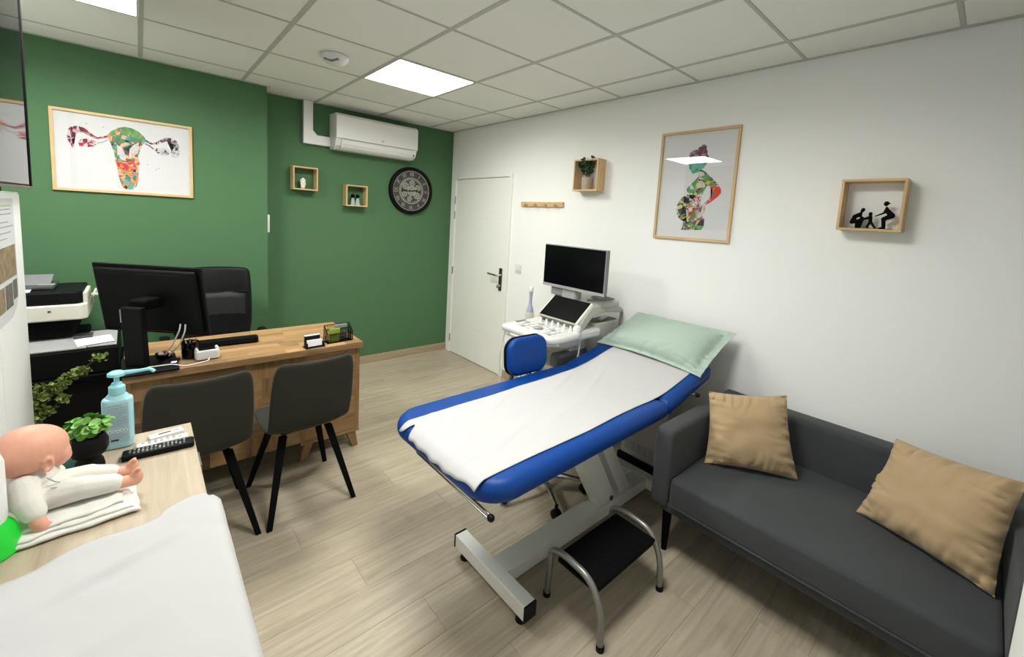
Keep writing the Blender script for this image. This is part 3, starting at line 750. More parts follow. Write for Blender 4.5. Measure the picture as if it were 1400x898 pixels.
ac = thing('air_conditioner', 'white wall-mounted split air conditioner unit on green wall', 'air conditioner', (-.972, 0, 2.335))
w = .411
MB().prism([(0, .168), (-.165, .165), (-.186, .150), (-.186, -.055), (-.160, -.125), (-.110, -.157), (-.02, -.160), (0, -.15)], -w, w, 'yz').build('housing', 'white_plastic', ac, bevel=.004)
MB().prism([(-.186, .152), (-.198, .140), (-.202, -.062), (-.186, -.062)], -w - .001, w + .001, 'yz').build('front_panel', 'white_plastic', ac, bevel=.004)
MB().prism([(-.188, -.070), (-.194, -.072), (-.186, -.105), (-.165, -.138), (-.130, -.160), (-.126, -.152), (-.158, -.130), (-.178, -.100)], -w + .05, w - .05, 'yz').build('air_flap', 'white_plastic', ac, bevel=.001)
MB().ball((.03, -.2025, -.030), (.006, .0015, .006), 12, 8).build('status_dot', 'print_dark', ac, smooth=True)
lettering('maker_mark', 'LG', .014, 'mid_grey_plastic', ac, T((.048, -.2025, -.030)) @ RX(90), .0005)
MB().ball((w - .028, -.168, -.115), (.006, .012, .009), 12, 8).build('sensor', 'dark_grey_plastic', ac, smooth=True)
tr = thing('cable_duct', 'white angled cable duct running from ceiling to air conditioner', 'duct', (-1.58, 0, 2.2))
MB(inv(tr)).prism([(-1.622, H), (-1.622, 2.198), (-1.384, 2.198), (-1.384, 2.285), (-1.505, 2.285), (-1.542, 2.325), (-1.542, H)], -.052, -.001, 'xz').build('duct_cover', 'white_plastic', tr, bevel=.004)
MB(inv(tr)).box(-1.626, -1.618, -.050, -.001, 2.2, H).build('duct_base', 'mid_grey_plastic', tr)
th = thing('thermostat', 'small white wall control on the side of green pier', 'thermostat', (PX, -.16, 1.462))
MB().slab(.075, .045, 0, .020, .006, .004, M=RY(90)).build('case', 'white_plastic', th, smooth=True)
MB().box(.020, .0215, -.025, .025, .015, .055).build('display', 'mid_grey_plastic', th)

# ------------------------------------------------------------------ desk
DX0, DX1, DY0, DY1, DZ = -2.835, -1.660, -1.602, -1.000, 0.752
dk = thing('desk', 'wooden desk with butcher-block top and short slanted feet', 'desk', ((DX0 + DX1) / 2, (DY0 + DY1) / 2, 0))
DKI = inv(dk)
top = MB(DKI).box(DX0, DX1, DY0, DY1, DZ - .038, DZ - .004).build('desk_top', 'desk_oak', dk, bevel=.002)
rs = random.Random(11)
yv = DY0
while yv < DY1 - .01:
    y2 = min(yv + .0602, DY1); x = DX0; first = True
    while x < DX1 - .02:
        l = rs.uniform(.22, .5) * (rs.uniform(.3, 1) if first else 1); first = False
        x2 = min(x + l, DX1)
        if DX1 - x2 < .06: x2 = DX1
        o = MB().box(-(x2 - x) / 2 + .0004, (x2 - x) / 2 - .0004, -(y2 - yv) / 2 + .0004, (y2 - yv) / 2 - .0004, 0, .004).build('stave', 'desk_oak', top)
        o.location = tuple(DKI @ Vector(((x + x2) / 2, (yv + y2) / 2, DZ - .004)))
        x = x2
    yv = y2
# front panel of stacked blocks, pedestal and feet
fp = MB(DKI).box(DX0 + .03, DX1 - .03, -1.548, -1.530, .135, DZ - .038).build('front_panel', 'desk_oak', dk)
MB(DKI).box(DX0 + .03, -2.031, -1.316, -1.300, .012, .36).build('under_desk_shade', 'desk_walnut', dk)  # added dark board, stands in for the shade under the desk
zz = .135
while zz < DZ - .045:
    z2 = min(zz + .116, DZ - .040); x = DX0 + .028; first = True
    while x < DX1 - .04:
        l = rs.uniform(.16, .34) * (rs.uniform(.4, 1) if first else 1); first = False
        x2 = min(x + l, DX1 - .030)
        if DX1 - .03 - x2 < .05: x2 = DX1 - .03
        if True:
            xa = x
            vert = rs.random() < .45
            o = MB().box(-(x2 - xa) / 2 + .0005, (x2 - xa) / 2 - .0005, -.006, 0, -(z2 - zz) / 2 + .0005, (z2 - zz) / 2 - .0005).build('block', 'desk_oak_z' if vert else ('desk_oak', 'desk_walnut', 'desk_oak')[rs.randrange(3)], fp)
            o.location = tuple(DKI @ Vector(((xa + x2) / 2, -1.548, (zz + z2) / 2)))
        x = x2
    zz = z2
for name, xx in (('side_panel', DX1 - .030), ('side_panel', DX0), ('pedestal_side', -2.03)):
    MB(DKI).box(xx, xx + .028, -1.556, -1.03, .13, DZ - .039).build(name, 'desk_oak_z', dk, bevel=.001, seg=1)
MB(DKI).box(-2.03, DX1 - .001, -1.560, -1.03, .115, .134).build('pedestal_floor', 'desk_oak', dk, bevel=.001, seg=1)
MB(DKI).box(-2.0, DX1 - .032, -1.050, -1.036, .14, DZ - .045).build('pedestal_door', 'desk_oak_z', dk, bevel=.001, seg=1)
def foot(x, y, dx, dy):
    a = .030; b = .019
    vs = []
    for z, s, ox, oy in ((.115, a, 0, 0), (0, b, dx, dy)):
        vs += [(x + ox + p * s, y + oy + q * s, z) for p, q in ((-1, -1), (1, -1), (1, 1), (-1, 1))]
    MB(DKI).add(vs, [(0, 1, 2, 3), (7, 6, 5, 4), (0, 4, 5, 1), (1, 5, 6, 2), (2, 6, 7, 3), (3, 7, 4, 0)]).build('foot', 'desk_oak_z', dk, bevel=.002)
foot(-1.71, -1.515, .030, -.012); foot(-1.71, -1.08, .030, .012); foot(-1.98, -1.515, -.030, -.012); foot(-1.98, -1.08, -.03, .012)
for yy in (-1.50, -1.08):
    MB(DKI).box(DX0 + .004, DX0 + .024, yy - .02, yy + .02, 0, .132).build('foot', 'desk_oak_z', dk, bevel=.002)

# ------------------------------------------------------------------ visitor chairs
def visitor_chair(label, loc, rz):
    c = thing('visitor_chair', label, 'chair', loc, rz, 'olive shell chairs at the desk')
    prof = [(.215, .448), (.17, .462), (.08, .452), (-.04, .442), (-.13, .446), (-.185, .475), (-.215, .53), (-.235, .62), (-.252, .73), (-.268, .83), (-.273, .862)]
    wid = [.165, .195, .205, .208, .206, .204, .204, .205, .201, .193, .168]
    lip = [.0, .008, .018, .026, .032, .036, .034, .030, .026, .020, .014]
    nv = len(prof) - 1; nu = 10
    def fn(u, v):
        i = round(v * nv); x = (u * 2 - 1)
        yv, z = prof[i]; e = abs(x) ** 2.5
        ny = 1.0 if i >= 6 else (0.5 if i == 5 else 0.0)
        dip = -.010 * math.cos(x * math.pi / 2) if i >= 9 else 0
        return (x * wid[i], yv + e * lip[i] * ny, z + e * lip[i] * (1 - ny) + dip)
    MB().grid(fn, nu, nv).build('shell', 'chair_olive', c, smooth=True, solid=.030, subsurf=2, off=0)
    MB().box(-.12, .12, -.09, .12, .412, .426).build('seat_frame', 'black_matte', c, bevel=.004)
    for sx in (-1, 1):
        for (y0, y1) in ((.10, .222), (-.10, -.235)):
            a = Vector((sx * .115, y0, .412)); b = Vector((sx * .212, y1, 0))
            vs = []
            for p, s in ((a, .019), (b, .0125)):
                vs += [(p.x - s, p.y - s * .7, p.z), (p.x + s, p.y - s * .7, p.z), (p.x + s, p.y + s * .7, p.z), (p.x - s, p.y + s * .7, p.z)]
            MB().add(vs, [(0, 1, 2, 3), (7, 6, 5, 4), (0, 4, 5, 1), (1, 5, 6, 2), (2, 6, 7, 3), (3, 7, 4, 0)]).build('leg', 'black_matte', c, bevel=.003)
    return c
visitor_chair('olive grey shell chair nearest the letter rack, beside the bed', (-2.107, -1.845, 0), 2)
visitor_chair('olive grey shell chair partly hidden behind the oak dresser', (-2.575, -1.845, 0), 2)

# ------------------------------------------------------------------ office chair behind the desk
oc = thing('office_chair', 'high-backed black leather office chair behind the desk', 'office chair', (-2.365, -.72, -.0), 178)
def back(u, v):
    x = u * 2 - 1
    prof = [(-.20, .56), (-.225, .66), (-.24, .79), (-.25, .91), (-.265, 1.01), (-.285, 1.10), (-.295, 1.135)]
    wd = [.21, .240, .246, .246, .244, .240, .225]
    i = round(v * 6)
    yv, z = prof[i]
    return (x * wd[i], yv + .035 * x * x, z - (.012 * x * x if i == 6 else 0))
MB().grid(back, 8, 6).build('backrest', 'office_leather', oc, smooth=True, solid=.07, subsurf=2, off=0)
MB().grid(lambda u, v: ((u - .5) * .40, -.250 - .012 * v + .035 * (u * 2 - 1) ** 2 * .7 + .046, .66 + .29 * v), 8, 6).build('mesh_panel', 'mesh_black', oc, smooth=True, solid=.006)
MB().tube([(-.215, -.204 + .03, .955), (-.1, -.212, .95), (0, -.214, .948), (.1, -.212, .95), (.215, -.204 + .03, .955)], .006, 8).build('seam', 'office_leather', oc, smooth=True)
MB().slab(.245, .24, .43, .53, .08, .04, M=T((0, .02, 0))).build('seat', 'office_leather', oc, smooth=True)
for s in (-1, 1):
    MB().tube(fillet([(s * .25, -.12, .47), (s * .285, -.10, .62), (s * .285, .04, .665), (s * .285, .16, .655)], .06), [.016] * 20, 8).build('arm_support', 'black_plastic', oc, smooth=True)
    MB().slab(.028, .13, .66, .69, .026, .012, M=T((s * .285, .05, 0))).build('armrest', 'black_plastic', oc, smooth=True)
MB().tube([(0, 0, .08), (0, 0, .43)], .028, 14).build('gas_column', 'black_plastic', oc, smooth=True)
for k in range(5):
    a = 2 * math.pi * k / 5 + .3
    p = (.30 * math.cos(a), .30 * math.sin(a))
    MB().tube([(0, 0, .10), (p[0], p[1], .07)], [.026, .018], 8).build('star_arm', 'black_plastic', oc, smooth=True)
    MB(T((p[0], p[1], .03)) @ RZ(math.degrees(a)) @ RX(90)).lathe([(.02, -.022), (.03, -.018), (.03, .018), (.02, .022)], 14).build('castor', 'black_plastic', oc, smooth=True)

# ------------------------------------------------------------------ things on the desk
MA = -41.8
mon = thing('monitor', 'black computer monitor seen from behind on the desk', 'monitor', (-2.715, -1.375, DZ), MA)
MT = T((0, .0, .33)) @ RX(9)
MB(MT).box(-.283, .283, 0, .016, -.190, .190).build('screen_housing', 'black_plastic', mon, bevel=.003)
MB(MT).prism([(-.265, -.172), (.265, -.172), (.265, .172), (-.265, .172)], -.024, .002, 'xz').build('rear_cover', 'black_plastic', mon, bevel=.022, seg=3)
MB(MT).box(-.23, .19, -.0245, -.022, .148, .153).build('vent_slot', 'black_gloss', mon)
MB(MT).box(-.276, .276, .016, .0172, -.180, .184).build('screen', 'screen_black', mon)
MB(T((.030, -.128, 0)) @ RX(3)).box(-.052, .052, -.016, .016, .010, .322).build('stand_column', 'black_plastic', mon, bevel=.006)
MB(T((.030, -.128, 0)) @ RX(3)).box(-.0525, -.047, -.0175, -.016, .245, .312).build('stand_badge', 'mid_grey_plastic', mon)
MB(T((.030, -.07, .0))).box(-.045, .045, -.055, .075, .30, .355).build('stand_arm', 'black_matte', mon, bevel=.012)
MB().slab(.110, .150, 0, .012, .01, .003, M=T((.052, -.082, 0)) @ RZ(43)).build('stand_base', 'black_plastic', mon, smooth=True)
cb = thing('cable', 'pale grey cables hanging down behind the monitor screen', 'cable', (-2.63, -1.44, DZ))
MB(inv(cb)).tube(fillet([(-2.605, -1.505, .965), (-2.610, -1.530, .940), (-2.640, -1.515, .860), (-2.672, -1.480, .802)], .03), .0036, 8).build('cable_run', 'warm_grey_plastic', cb, smooth=True)
MB(inv(cb)).tube(fillet([(-2.585, -1.515, .963), (-2.588, -1.540, .935), (-2.612, -1.530, .860), (-2.655, -1.490, .798)], .03), .0036, 8).build('cable_run', 'warm_grey_plastic', cb, smooth=True)
c2 = thing('cable', 'thin grey cables drooping over the left desk edge', 'cable', (-2.84, -1.5, .6))
for k in range(2):
    MB(inv(c2)).tube(fillet([(-2.80 - .01 * k, -1.42, DZ + .006), (-2.842, -1.47 - .02 * k, DZ + .006), (-2.858 - .014 * k, -1.50 - .01 * k, .70), (-2.862 - .014 * k, -1.50, .45)], .04), .0032, 8).build('cable_run', 'warm_grey_plastic', c2, smooth=True)

sb = thing('sound_bar', 'long black sound bar lying at the desk back', 'speaker', (-2.385, -1.262, DZ), -3)
MB(RY(90)).prism([(0, -.028), (-.012, -.032), (-.036, -.026), (-.046, .0), (-.040, .026), (-.012, .032), (0, .028)], -.20, .17, 'xy').build('body', 'black_matte', sb, bevel=.003)
MB(RY(90)).prism([(-.003, -.026), (-.012, -.029), (-.034, -.024), (-.042, .0), (-.036, .024), (-.012, .029), (-.003, .026)], .17, .176, 'xy').build('end_cap', 'black_plastic', sb)

pc = thing('pen_cup', 'dark glass pen cup standing beside the white charger', 'cup', (-2.562, -1.425, DZ))
MB().lathe([(.033, 0), (.037, .004), (.041, .092), (.038, .092), (.033, .008), (.001, .007)], 20).build('cup', 'black_gloss', pc, smooth=True)
for k, (a, h, m) in enumerate(((.3, .092, 'tan_grip'), (1.5, .088, 'leaf_olive'), (2.7, .095, 'black_plastic'), (4.0, .09, 'warm_grey_plastic'), (5.2, .086, 'tan_grip'))):
    MB().tube([(.015 * math.cos(a), .015 * math.sin(a), .012), (.030 * math.cos(a), .030 * math.sin(a), h + .012)], .004, 8).build('pen', m, pc, smooth=True)

ch = thing('charging_dock', 'small white charging dock with dark top on desk', 'charger', (-2.492, -1.488, DZ), 3)
MB().slab(.055, .034, .004, .056, .016, .008).build('shell', 'white_plastic', ch, smooth=True)
for s in (-1, 1):
    MB().slab(.006, .026, .050, .064, .005, .004, M=T((s * .046, 0, 0))).build('ear', 'white_plastic', ch, smooth=True)
MB().box(-.038, .038, -.024, .024, .0545, .0575).build('dark_top', 'black_gloss', ch, bevel=.001)
MB().box(-.047, .047, -.026, .026, 0, .006).build('base', 'black_plastic', ch)
MB(inv(ch)).tube(fillet([(-2.485, -1.516, DZ + .012), (-2.49, -1.545, DZ + .005), (-2.56, -1.572, DZ + .004), (-2.60, -1.578, DZ + .004), (-2.64, -1.56, DZ + .018), (-2.74, -1.55, DZ + .0165)], .02), .0032, 8).build('cord', 'white_plastic', ch, smooth=True)

bk = thing('trinket_bowl', 'small dark glass bowl of oddments beside the monitor stand', 'bowl', (-2.672, -1.425, DZ + .0125))
MB().lathe([(.020, 0), (.034, .008), (.040, .032), (.036, .032), (.030, .011), (.001, .006)], 20).build('bowl', 'black_gloss', bk, smooth=True)
for k in range(5):
    MB().ball((.018 * math.cos(k * 1.3), .018 * math.sin(k * 1.3), .032), (.012, .010, .008), 10, 6).build('sweet', ('plaster', 'ink_wine', 'warm_grey_plastic')[k % 3], bk, smooth=True)
pb = thing('black_phone', 'flat black phone with a white sticker beside monitor base', 'phone', (-2.648, -1.515, DZ + .0125), -12)
MB().slab(.032, .045, 0, .010, .008, .003).build('body', 'black_plastic', pb, smooth=True)
MB().box(.004, .027, -.036, -.010, .010, .0106).build('sticker', 'paper_white', pb)

cd = thing('card_holder', 'black business card holder with white cards on desk corner', 'card holder', (-1.955, -1.552, DZ), 4)
MB().box(-.058, .058, -.040, .028, 0, .004).build('base', 'black_plastic', cd, bevel=.001)
for s in (-1, 1):
    MB().box(s * .050 - .005, s * .050 + .005, -.032, -.002, .004, .032).build('side_clip', 'black_plastic', cd, bevel=.002)
MB(RX(-12)).box(-.043, .043, -.024, -.010, .005, .045).build('card_stack', 'paper_white', cd)
MB().box(-.050, .040, .006, .022, .004, .070).build('back_stack', 'black_plastic', cd)
MB().box(-.050, .040, .0055, .0225, .070, .074).build('card_top', 'paper_white', cd)

lr = thing('letter_rack', 'black wire mesh letter rack at the right desk end', 'letter rack', (-1.788, -1.505, DZ), 5)
def wire_panel(y, h, name):
    m = MB()
    w = .082
    m.tube([(-w, y, 0), (-w, y, h), (w, y, h), (w, y, 0)], .0028, 6)
    for k in range(1, 24):
        x = -w + 2 * w * k / 24
        m.tube([(x, y, 0), (x, y, h)], .0007, 4)
    for k in range(1, 12):
        m.tube([(-w, y, h * k / 12), (w, y, h * k / 12)], .0007, 4)
    return m.build(name, 'black_matte', lr)
wire_panel(-.032, .060, 'front_mesh'); wire_panel(.000, .085, 'middle_mesh'); wire_panel(.032, .108, 'rear_mesh')
MB().box(-.083, .083, -.034, .034, 0, .004).build('base', 'black_matte', lr)
for s in (-1, 1):
    m = MB(); m.tube([(s * .082, -.032, .060), (s * .082, .0, .085), (s * .082, .032, .108)], .0028, 6)
    for k in range(1, 8):
        yy = -.032 + .064 * k / 8
        m.tube([(s * .082, yy, 0), (s * .082, yy, .06 + .048 * k / 8)], .0009, 4)
    m.build('side_mesh', 'black_matte', lr)
MB(T((-.032, -.015, .005)) @ RX(6)).box(-.036, .030, -.004, .004, 0, .088).build('lime_card', 'lime_card', lr)
MB(T((.024, .016, .005)) @ RX(5)).box(-.046, .034, -.004, .004, 0, .104).build('grey_card', 'mid_grey_plastic', lr)

# ------------------------------------------------------------------ printers behind the white cabinet
ps = thing('printer_stand', 'low black stand carrying the printers in the corner', 'stand', (-3.17, -.62, 0))
MB().box(-.33, .31, -.28, .30, .535, .565).build('stand_top', 'black_matte', ps, bevel=.003)
for s in (-1, 1):
    MB().box(-.325 if s < 0 else .285, -.30 if s < 0 else .305, -.27, .29, 0, .535).build('stand_side', 'black_matte', ps)
MB().box(-.30, .285, .27, .285, .02, .535).build('stand_back', 'black_matte', ps)
MB().box(-.30, .285, -.262, -.245, .02, .53).build('stand_door', 'black_plastic', ps, bevel=.003)
lp = thing('printer', 'dark grey printer with open paper tray under the white one', 'printer', (-3.17, -.62, .565), 0, 'printers in the corner')
MB().box(-.31, .30, -.25, .24, 0, .155).build('body', 'black_plastic', lp, bevel=.01)
MB(T((0, -.245, .157)) @ RX(9)).box(-.30, .165, 0, .22, .0, .010).build('output_tray', 'mid_grey_plastic', lp, bevel=.003)
MB(T((.232, -.235, .158)) @ RX(9)).box(-.065, .062, 0, .24, 0, .008).build('side_tray', 'mid_grey_plastic', lp, bevel=.003)
MB().box(-.31, .16, -.01, .22, .155, .205).build('upper_cover', 'black_matte', lp, bevel=.01)
MB(T((.115, -.09, .172))).box(-.01, .07, -.03, .07, 0, .030).build('paper_guide', 'dark_grey_plastic', lp, bevel=.004)
MB(T((.200, -.165, .182)) @ RX(9) @ RZ(12)).box(-.085, .075, -.055, .055, 0, .0015).build('paper', 'paper_white', lp)
up2 = thing('printer', 'white and black document printer, topmost in the corner', 'printer', (-3.19, -.56, .772), 0, 'printers in the corner')
MB().box(-.30, .13, -.16, .28, 0, .105).build('lower_body', 'black_matte', up2, bevel=.008)
MB().prism([(-.30, -.20), (.165, -.20), (.190, -.17), (.195, .20), (-.30, .20)], .105, .198, 'xy').build('white_casing', 'cream_plastic', up2, bevel=.008)
MB().box(.03, .042, -.2025, -.20, .160, .168).build('label_mark', 'print_dark', up2)
MB().prism([(-.30, -.19), (.150, -.19), (.172, -.16), (.172, .18), (-.30, .18)], .198, .275, 'xy').build('feeder_lid', 'black_plastic', up2, bevel=.010)
MB().prism([(.172, -.17), (.190, -.15), (.190, .10), (.172, .10)], .185, .262, 'xy').build('white_flank', 'cream_plastic', up2, bevel=.004)
MB().box(-.29, .05, -.10, .12, .275, .300).build('feeder_ridge', 'dark_grey_plastic', up2, bevel=.008)
MB(T((-.09, -.02, .302)) @ RX(14)).box(-.20, .12, -.06, .14, 0, .006).build('paper_support', 'grey_plastic', up2, bevel=.002)
MB(T((-.14, -.13, .277)) @ RX(6)).box(-.14, .10, -.05, .06, 0, .0015).build('paper', 'paper_white', up2)
MB().box(-.02, .05, -.06, -.03, .300, .3015).build('sticker', 'warm_grey_plastic', up2)
MB(T((.26, .02, .222)) @ RY(8)).box(-.055, .06, -.10, .10, 0, .012).build('side_tray', 'cream_plastic', up2, bevel=.003)
MB(T((.215, .02, .225)) @ RY(-70)).box(-.005, .05, -.10, .10, 0, .005).build('tray_guide', 'cream_plastic', up2, bevel=.002)
pt = thing('corner_plant', 'leafy green branches reaching in front of the printer', 'plant', (-3.30, -1.12, 0))
MB().lathe([(.09, 0), (.10, .01), (.125, .24), (.115, .24), (.11, .21), (.001, .205)], 28).build('pot', 'black_matte', pt, smooth=True)
rn = random.Random(5); bm_ = MB(); lf = MB()
for (x, yy, z) in ((.36, -.03, .735), (.30, -.03, .68), (.15, -.04, .615), (.22, -.02, .53), (.10, -.05, .45), (.05, .02, .70), (-.05, 0, .80)):
    path = [(0, 0, .2), (x * .12, yy * .3, .2 + (z - .2) * .45), (x * .5, yy * .7, .2 + (z - .2) * .75), (x, yy, z)]
    path = fillet(path, .15, 6)
    bm_.tube(path, [.006 - .004 * i / (len(path) - 1) for i in range(len(path))], 6)
    n = len(path)
    for i in range(int(n * .45), n):
        leaves(lf, path[i], (.035, .03, .028), 26, .022, i + int(100 * x) + 300)
bm_.build('branch', 'leaf_dark', pt, smooth=True); lf.build('foliage', 'leaf_olive', pt)

# ------------------------------------------------------------------ tall white cabinet, poster and television
cab = thing('tall_cabinet', 'tall plain white cabinet with a notice pinned on it', 'cabinet', (-3.45, -1.91, 0))
CI = inv(cab)
MB(CI).box(-3.74, -3.152, -2.42, -1.40, 0, 1.612).build('carcass', 'wall_white', cab, bevel=.006)
for a, b in ((-2.415, -1.912), (-1.908, -1.405)):
    MB(CI).box(-3.152, -3.150, a, b, .06, 1.60).build('door', 'wall_white', cab)
po = thing('poster', 'pinned white notice with text lines and small photos', 'poster', (-3.149, -1.80, 1.34))
PI = inv(po)
def onface(y0, y1, z0, z1, e, name, mat, par=po):
    return MB(PI).box(-3.149 + e, -3.1486 + e, y0, y1, z0, z1).build(name, mat, par)
pts = [(-2.10, 1.585), (-1.555, 1.585), (-1.555, 1.19), (-1.60, 1.135), (-1.68, 1.105), (-2.10, 1.105)]
MB(PI).prism(pts, -3.1495, -3.1485, 'yz').build('paper_sheet', 'print_paper', po)
onface(-2.08, -1.60, 1.555, 1.559, .0006, 'colour_bar', 'print_lime')
for k, (a, z) in enumerate(((-1.62, 1.540), (-1.60, 1.522), (-1.66, 1.490), (-1.58, 1.472), (-1.63, 1.448), (-1.70, 1.425))):
    onface(-2.08, a, z, z + .004, .0006, 'text_line', 'print_line')
for (a, b, c, e, m) in ((-1.93, -1.57, 1.265, 1.395, 'photo_tan'), (-1.79, -1.665, 1.15, 1.245, 'photo_grey'), (-1.655, -1.575, 1.17, 1.25, 'photo_grey'), (-1.95, -1.80, 1.15, 1.245, 'photo_tan')):
    onface(a, b, c, e, .0006, 'photo', m)
tv = thing('television', 'large black glossy television standing above the white cabinet', 'television', (-3.15, -1.98, 1.612))
TI = inv(tv)
MB(TI).box(-3.165, -3.132, -2.72, -1.262, 1.634, 2.50).build('housing', 'black_plastic', tv, bevel=.003)
MB(TI).box(-3.1325, -3.130, -2.712, -1.268, 1.650, 2.495).build('screen', 'black_gloss', tv)
MB(TI).box(-3.134, -3.126, -2.72, -1.256, 1.630, 1.642).build('lower_bezel', 'steel_dark', tv, bevel=.001)
MB(TI).box(-3.1335, -3.1265, -1.282, -1.258, 1.642, 2.50).build('side_bezel', 'black_matte', tv, bevel=.001)
for yy in (-2.2, -1.7):
    MB(TI).box(-3.30, -3.155, yy - .012, yy + .012, 1.613, 1.64).build('stand_foot', 'black_plastic', tv, bevel=.003)

# ------------------------------------------------------------------ oak dresser in the foreground and what lies on it
TZ = 0.85
dr = thing('dresser', 'light oak topped dresser under white sheet in the foreground', 'dresser', (-2.97, -3.37, 0))
RI = inv(dr)
MB(RI).box(-3.32, -2.637, -4.22, -2.527, TZ - .024, TZ).build('dresser_top', 'dresser_oak', dr, bevel=.0015, seg=1)
MB(RI).box(-3.31, -2.660, -4.21, -2.537, .06, TZ - .024).build('carcass', 'white_plastic', dr, bevel=.002)
for k in range(3):
    for a, b in ((-4.205, -3.376), (-3.370, -2.541)):
        z0 = .08 + .248 * k
        dw = MB(RI).box(-2.660, -2.642, a, b, z0, z0 + .242).build('drawer', 'white_plastic', dr, bevel=.002)
        yc = -2.685 if b > -2.6 else (a + b) / 2
        MB(RI).box(-2.642, -2.624, yc - .045, yc + .045, z0 + .180, z0 + .215).build('handle', 'tube_grey', dw, bevel=.003)
MB(RI).box(-3.30, -2.68, -4.20, -2.55, 0, .06).build('plinth', 'black_matte', dr)

sh = thing('paper_sheet', 'white examination paper sheet spread over the dresser front', 'sheet', (-2.95, -3.5, TZ))
def sheet_fn(u, v):
    x = -3.315 + .728 * u
    far = -3.098 + .055 * max(0, (u - .45) / .55) + .010 * math.sin(u * 23) * (u > .3) + .012 * math.sin(u * 9)
    if .80 < u < .93: far += .018
    y = far + (-4.19 - far) * v
    z = TZ + .004
    z += .006 * (noise.noise(Vector((x * 4, y * 4, 3))) + .6) + .007 * abs(noise.noise(Vector((x * 5 + y * 7, y * 3 - x * 3, 9))))
    z += .010 * math.exp(-((y + 3.22 - .35 * (x + 2.9)) / .018) ** 2) * math.exp(-((x + 2.80) / .13) ** 2)
    z += .006 * math.exp(-((y + 3.40 - .25 * (x + 2.9)) / .02) ** 2) * math.exp(-((x + 2.95) / .2) ** 2)
    over = x + 2.632
    if over > 0:
        x = -2.632 + min(over, .02); z -= max(0, over - .006) * 1.1
    return (x, y, z)
MB(inv(sh)).grid(sheet_fn, 90, 110).build('sheet', 'sheet_white', sh, smooth=True, solid=.0012, off=1, angle=80)

bo = thing('sanitizer_bottle', 'pale blue hand sanitizer bottle with long pump spout', 'bottle', (-2.817, -2.590, TZ), -4)
MB().slab(.036, .024, 0, .160, .020, .010, n=8).build('bottle_body', 'gel_blue', bo, smooth=True)
MB().lathe([(.030, .150), (.024, .166), (.019, .172), (.019, .176)], 24, sx=1.05, sy=.8).build('shoulder', 'gel_blue', bo, smooth=True)
MB().lathe([(.0185, .168), (.0195, .172), (.0195, .194), (.013, .200), (.012, .205)], 24).build('collar', 'pump_aqua', bo, smooth=True)
pm = MB().lathe([(.0065, .2), (.0065, .222), (.009, .224), (.021, .228), (.021, .236), (.014, .241), (.002, .242)], 24).build('pump_head', 'pump_aqua', bo, smooth=True)
MB().tube(fillet([(.0, .0, .233), (.055, -.006, .236), (.078, -.009, .239), (.089, -.010, .229)], .012), [.008, .006] + [.0052] * 20, 10).build('spout', 'pump_aqua', pm, smooth=True)
lb = MB().box(-.026, .026, -.0246, -.0240, .026, .146).build('label', 'label_grey', bo)
for k in range(11):
    z = .140 - k * .0065
    MB().box(-.023, .022 - .010 * ((k * 7) % 5 == 0), -.0250, -.0246, z - .0011, z + .0011).build('text_line', 'print_grey', lb)
for k in range(5):
    MB(T((-.017 + .009 * k, -.0248, .060)) @ RY(45)).box(-.0032, .0032, -.0002, .0002, -.0032, .0032).build('hazard_mark', 'paper_white', lb)
    MB(T((-.017 + .009 * k, -.0250, .060)) @ RY(45)).box(-.0015, .0015, -.0002, .0002, -.0015, .0015).build('hazard_symbol', 'print_dark', lb)
for k in range(3):
    MB().box(-.022, .012 + .008 * (k % 2), -.0250, -.0246, .049 - .006 * k, .051 - .006 * k).build('text_line', 'print_grey', lb)
MB().box(-.016, .002, -.0251, -.0246, .029, .034).build('code_bar', 'print_dark', lb)

def remote(name, label, loc, rz, L, W, hh, mat, keymat, rows, cols):
    r = thing(name, label, 'remote control', loc, rz, 'remote controls on the dresser')
    MB().slab(L / 2, W / 2, 0, hh, .008, .005).build('body', mat, r, smooth=True)
    for i in range(rows):
        for j in range(cols):
            if (i * 5 + j * 3) % 11 == 0: continue
            x = -L * .42 + L * .80 * (i + .5) / rows; y = -W * .34 + W * .68 * (j + .5) / cols
            MB().box(x - L * .2 / rows, x + L * .2 / rows, y - W * .20 / cols, y + W * .20 / cols, hh - .001, hh + .0012).build('button', keymat if (i + j) % 4 else 'warm_grey_plastic', r)
    return r
remote('remote_control', 'long black remote control with many small buttons', (-2.725, -2.694, TZ), -3, .170, .046, .018, 'black_plastic', 'grey_plastic', 14, 4)
remote('remote_control', 'slim white remote control right behind the black one', (-2.715, -2.636, TZ), 2, .130, .030, .010, 'white_plastic', 'mid_grey_plastic', 7, 2)
wb = thing('thermometer_box', 'small flat white packet lying at dresser back edge', 'packet', (-2.705, -2.590, TZ), 10)
MB().slab(.044, .016, 0, .011, .004, .002).build('carton', 'white_plastic', wb, smooth=True)
MB().box(-.020, .012, -.004, .004, .011, .0114).build('print_mark', 'print_dark', wb)
MB().box(.022, .032, -.006, .006, .011, .0114).build('print_mark', 'print_grey', wb)

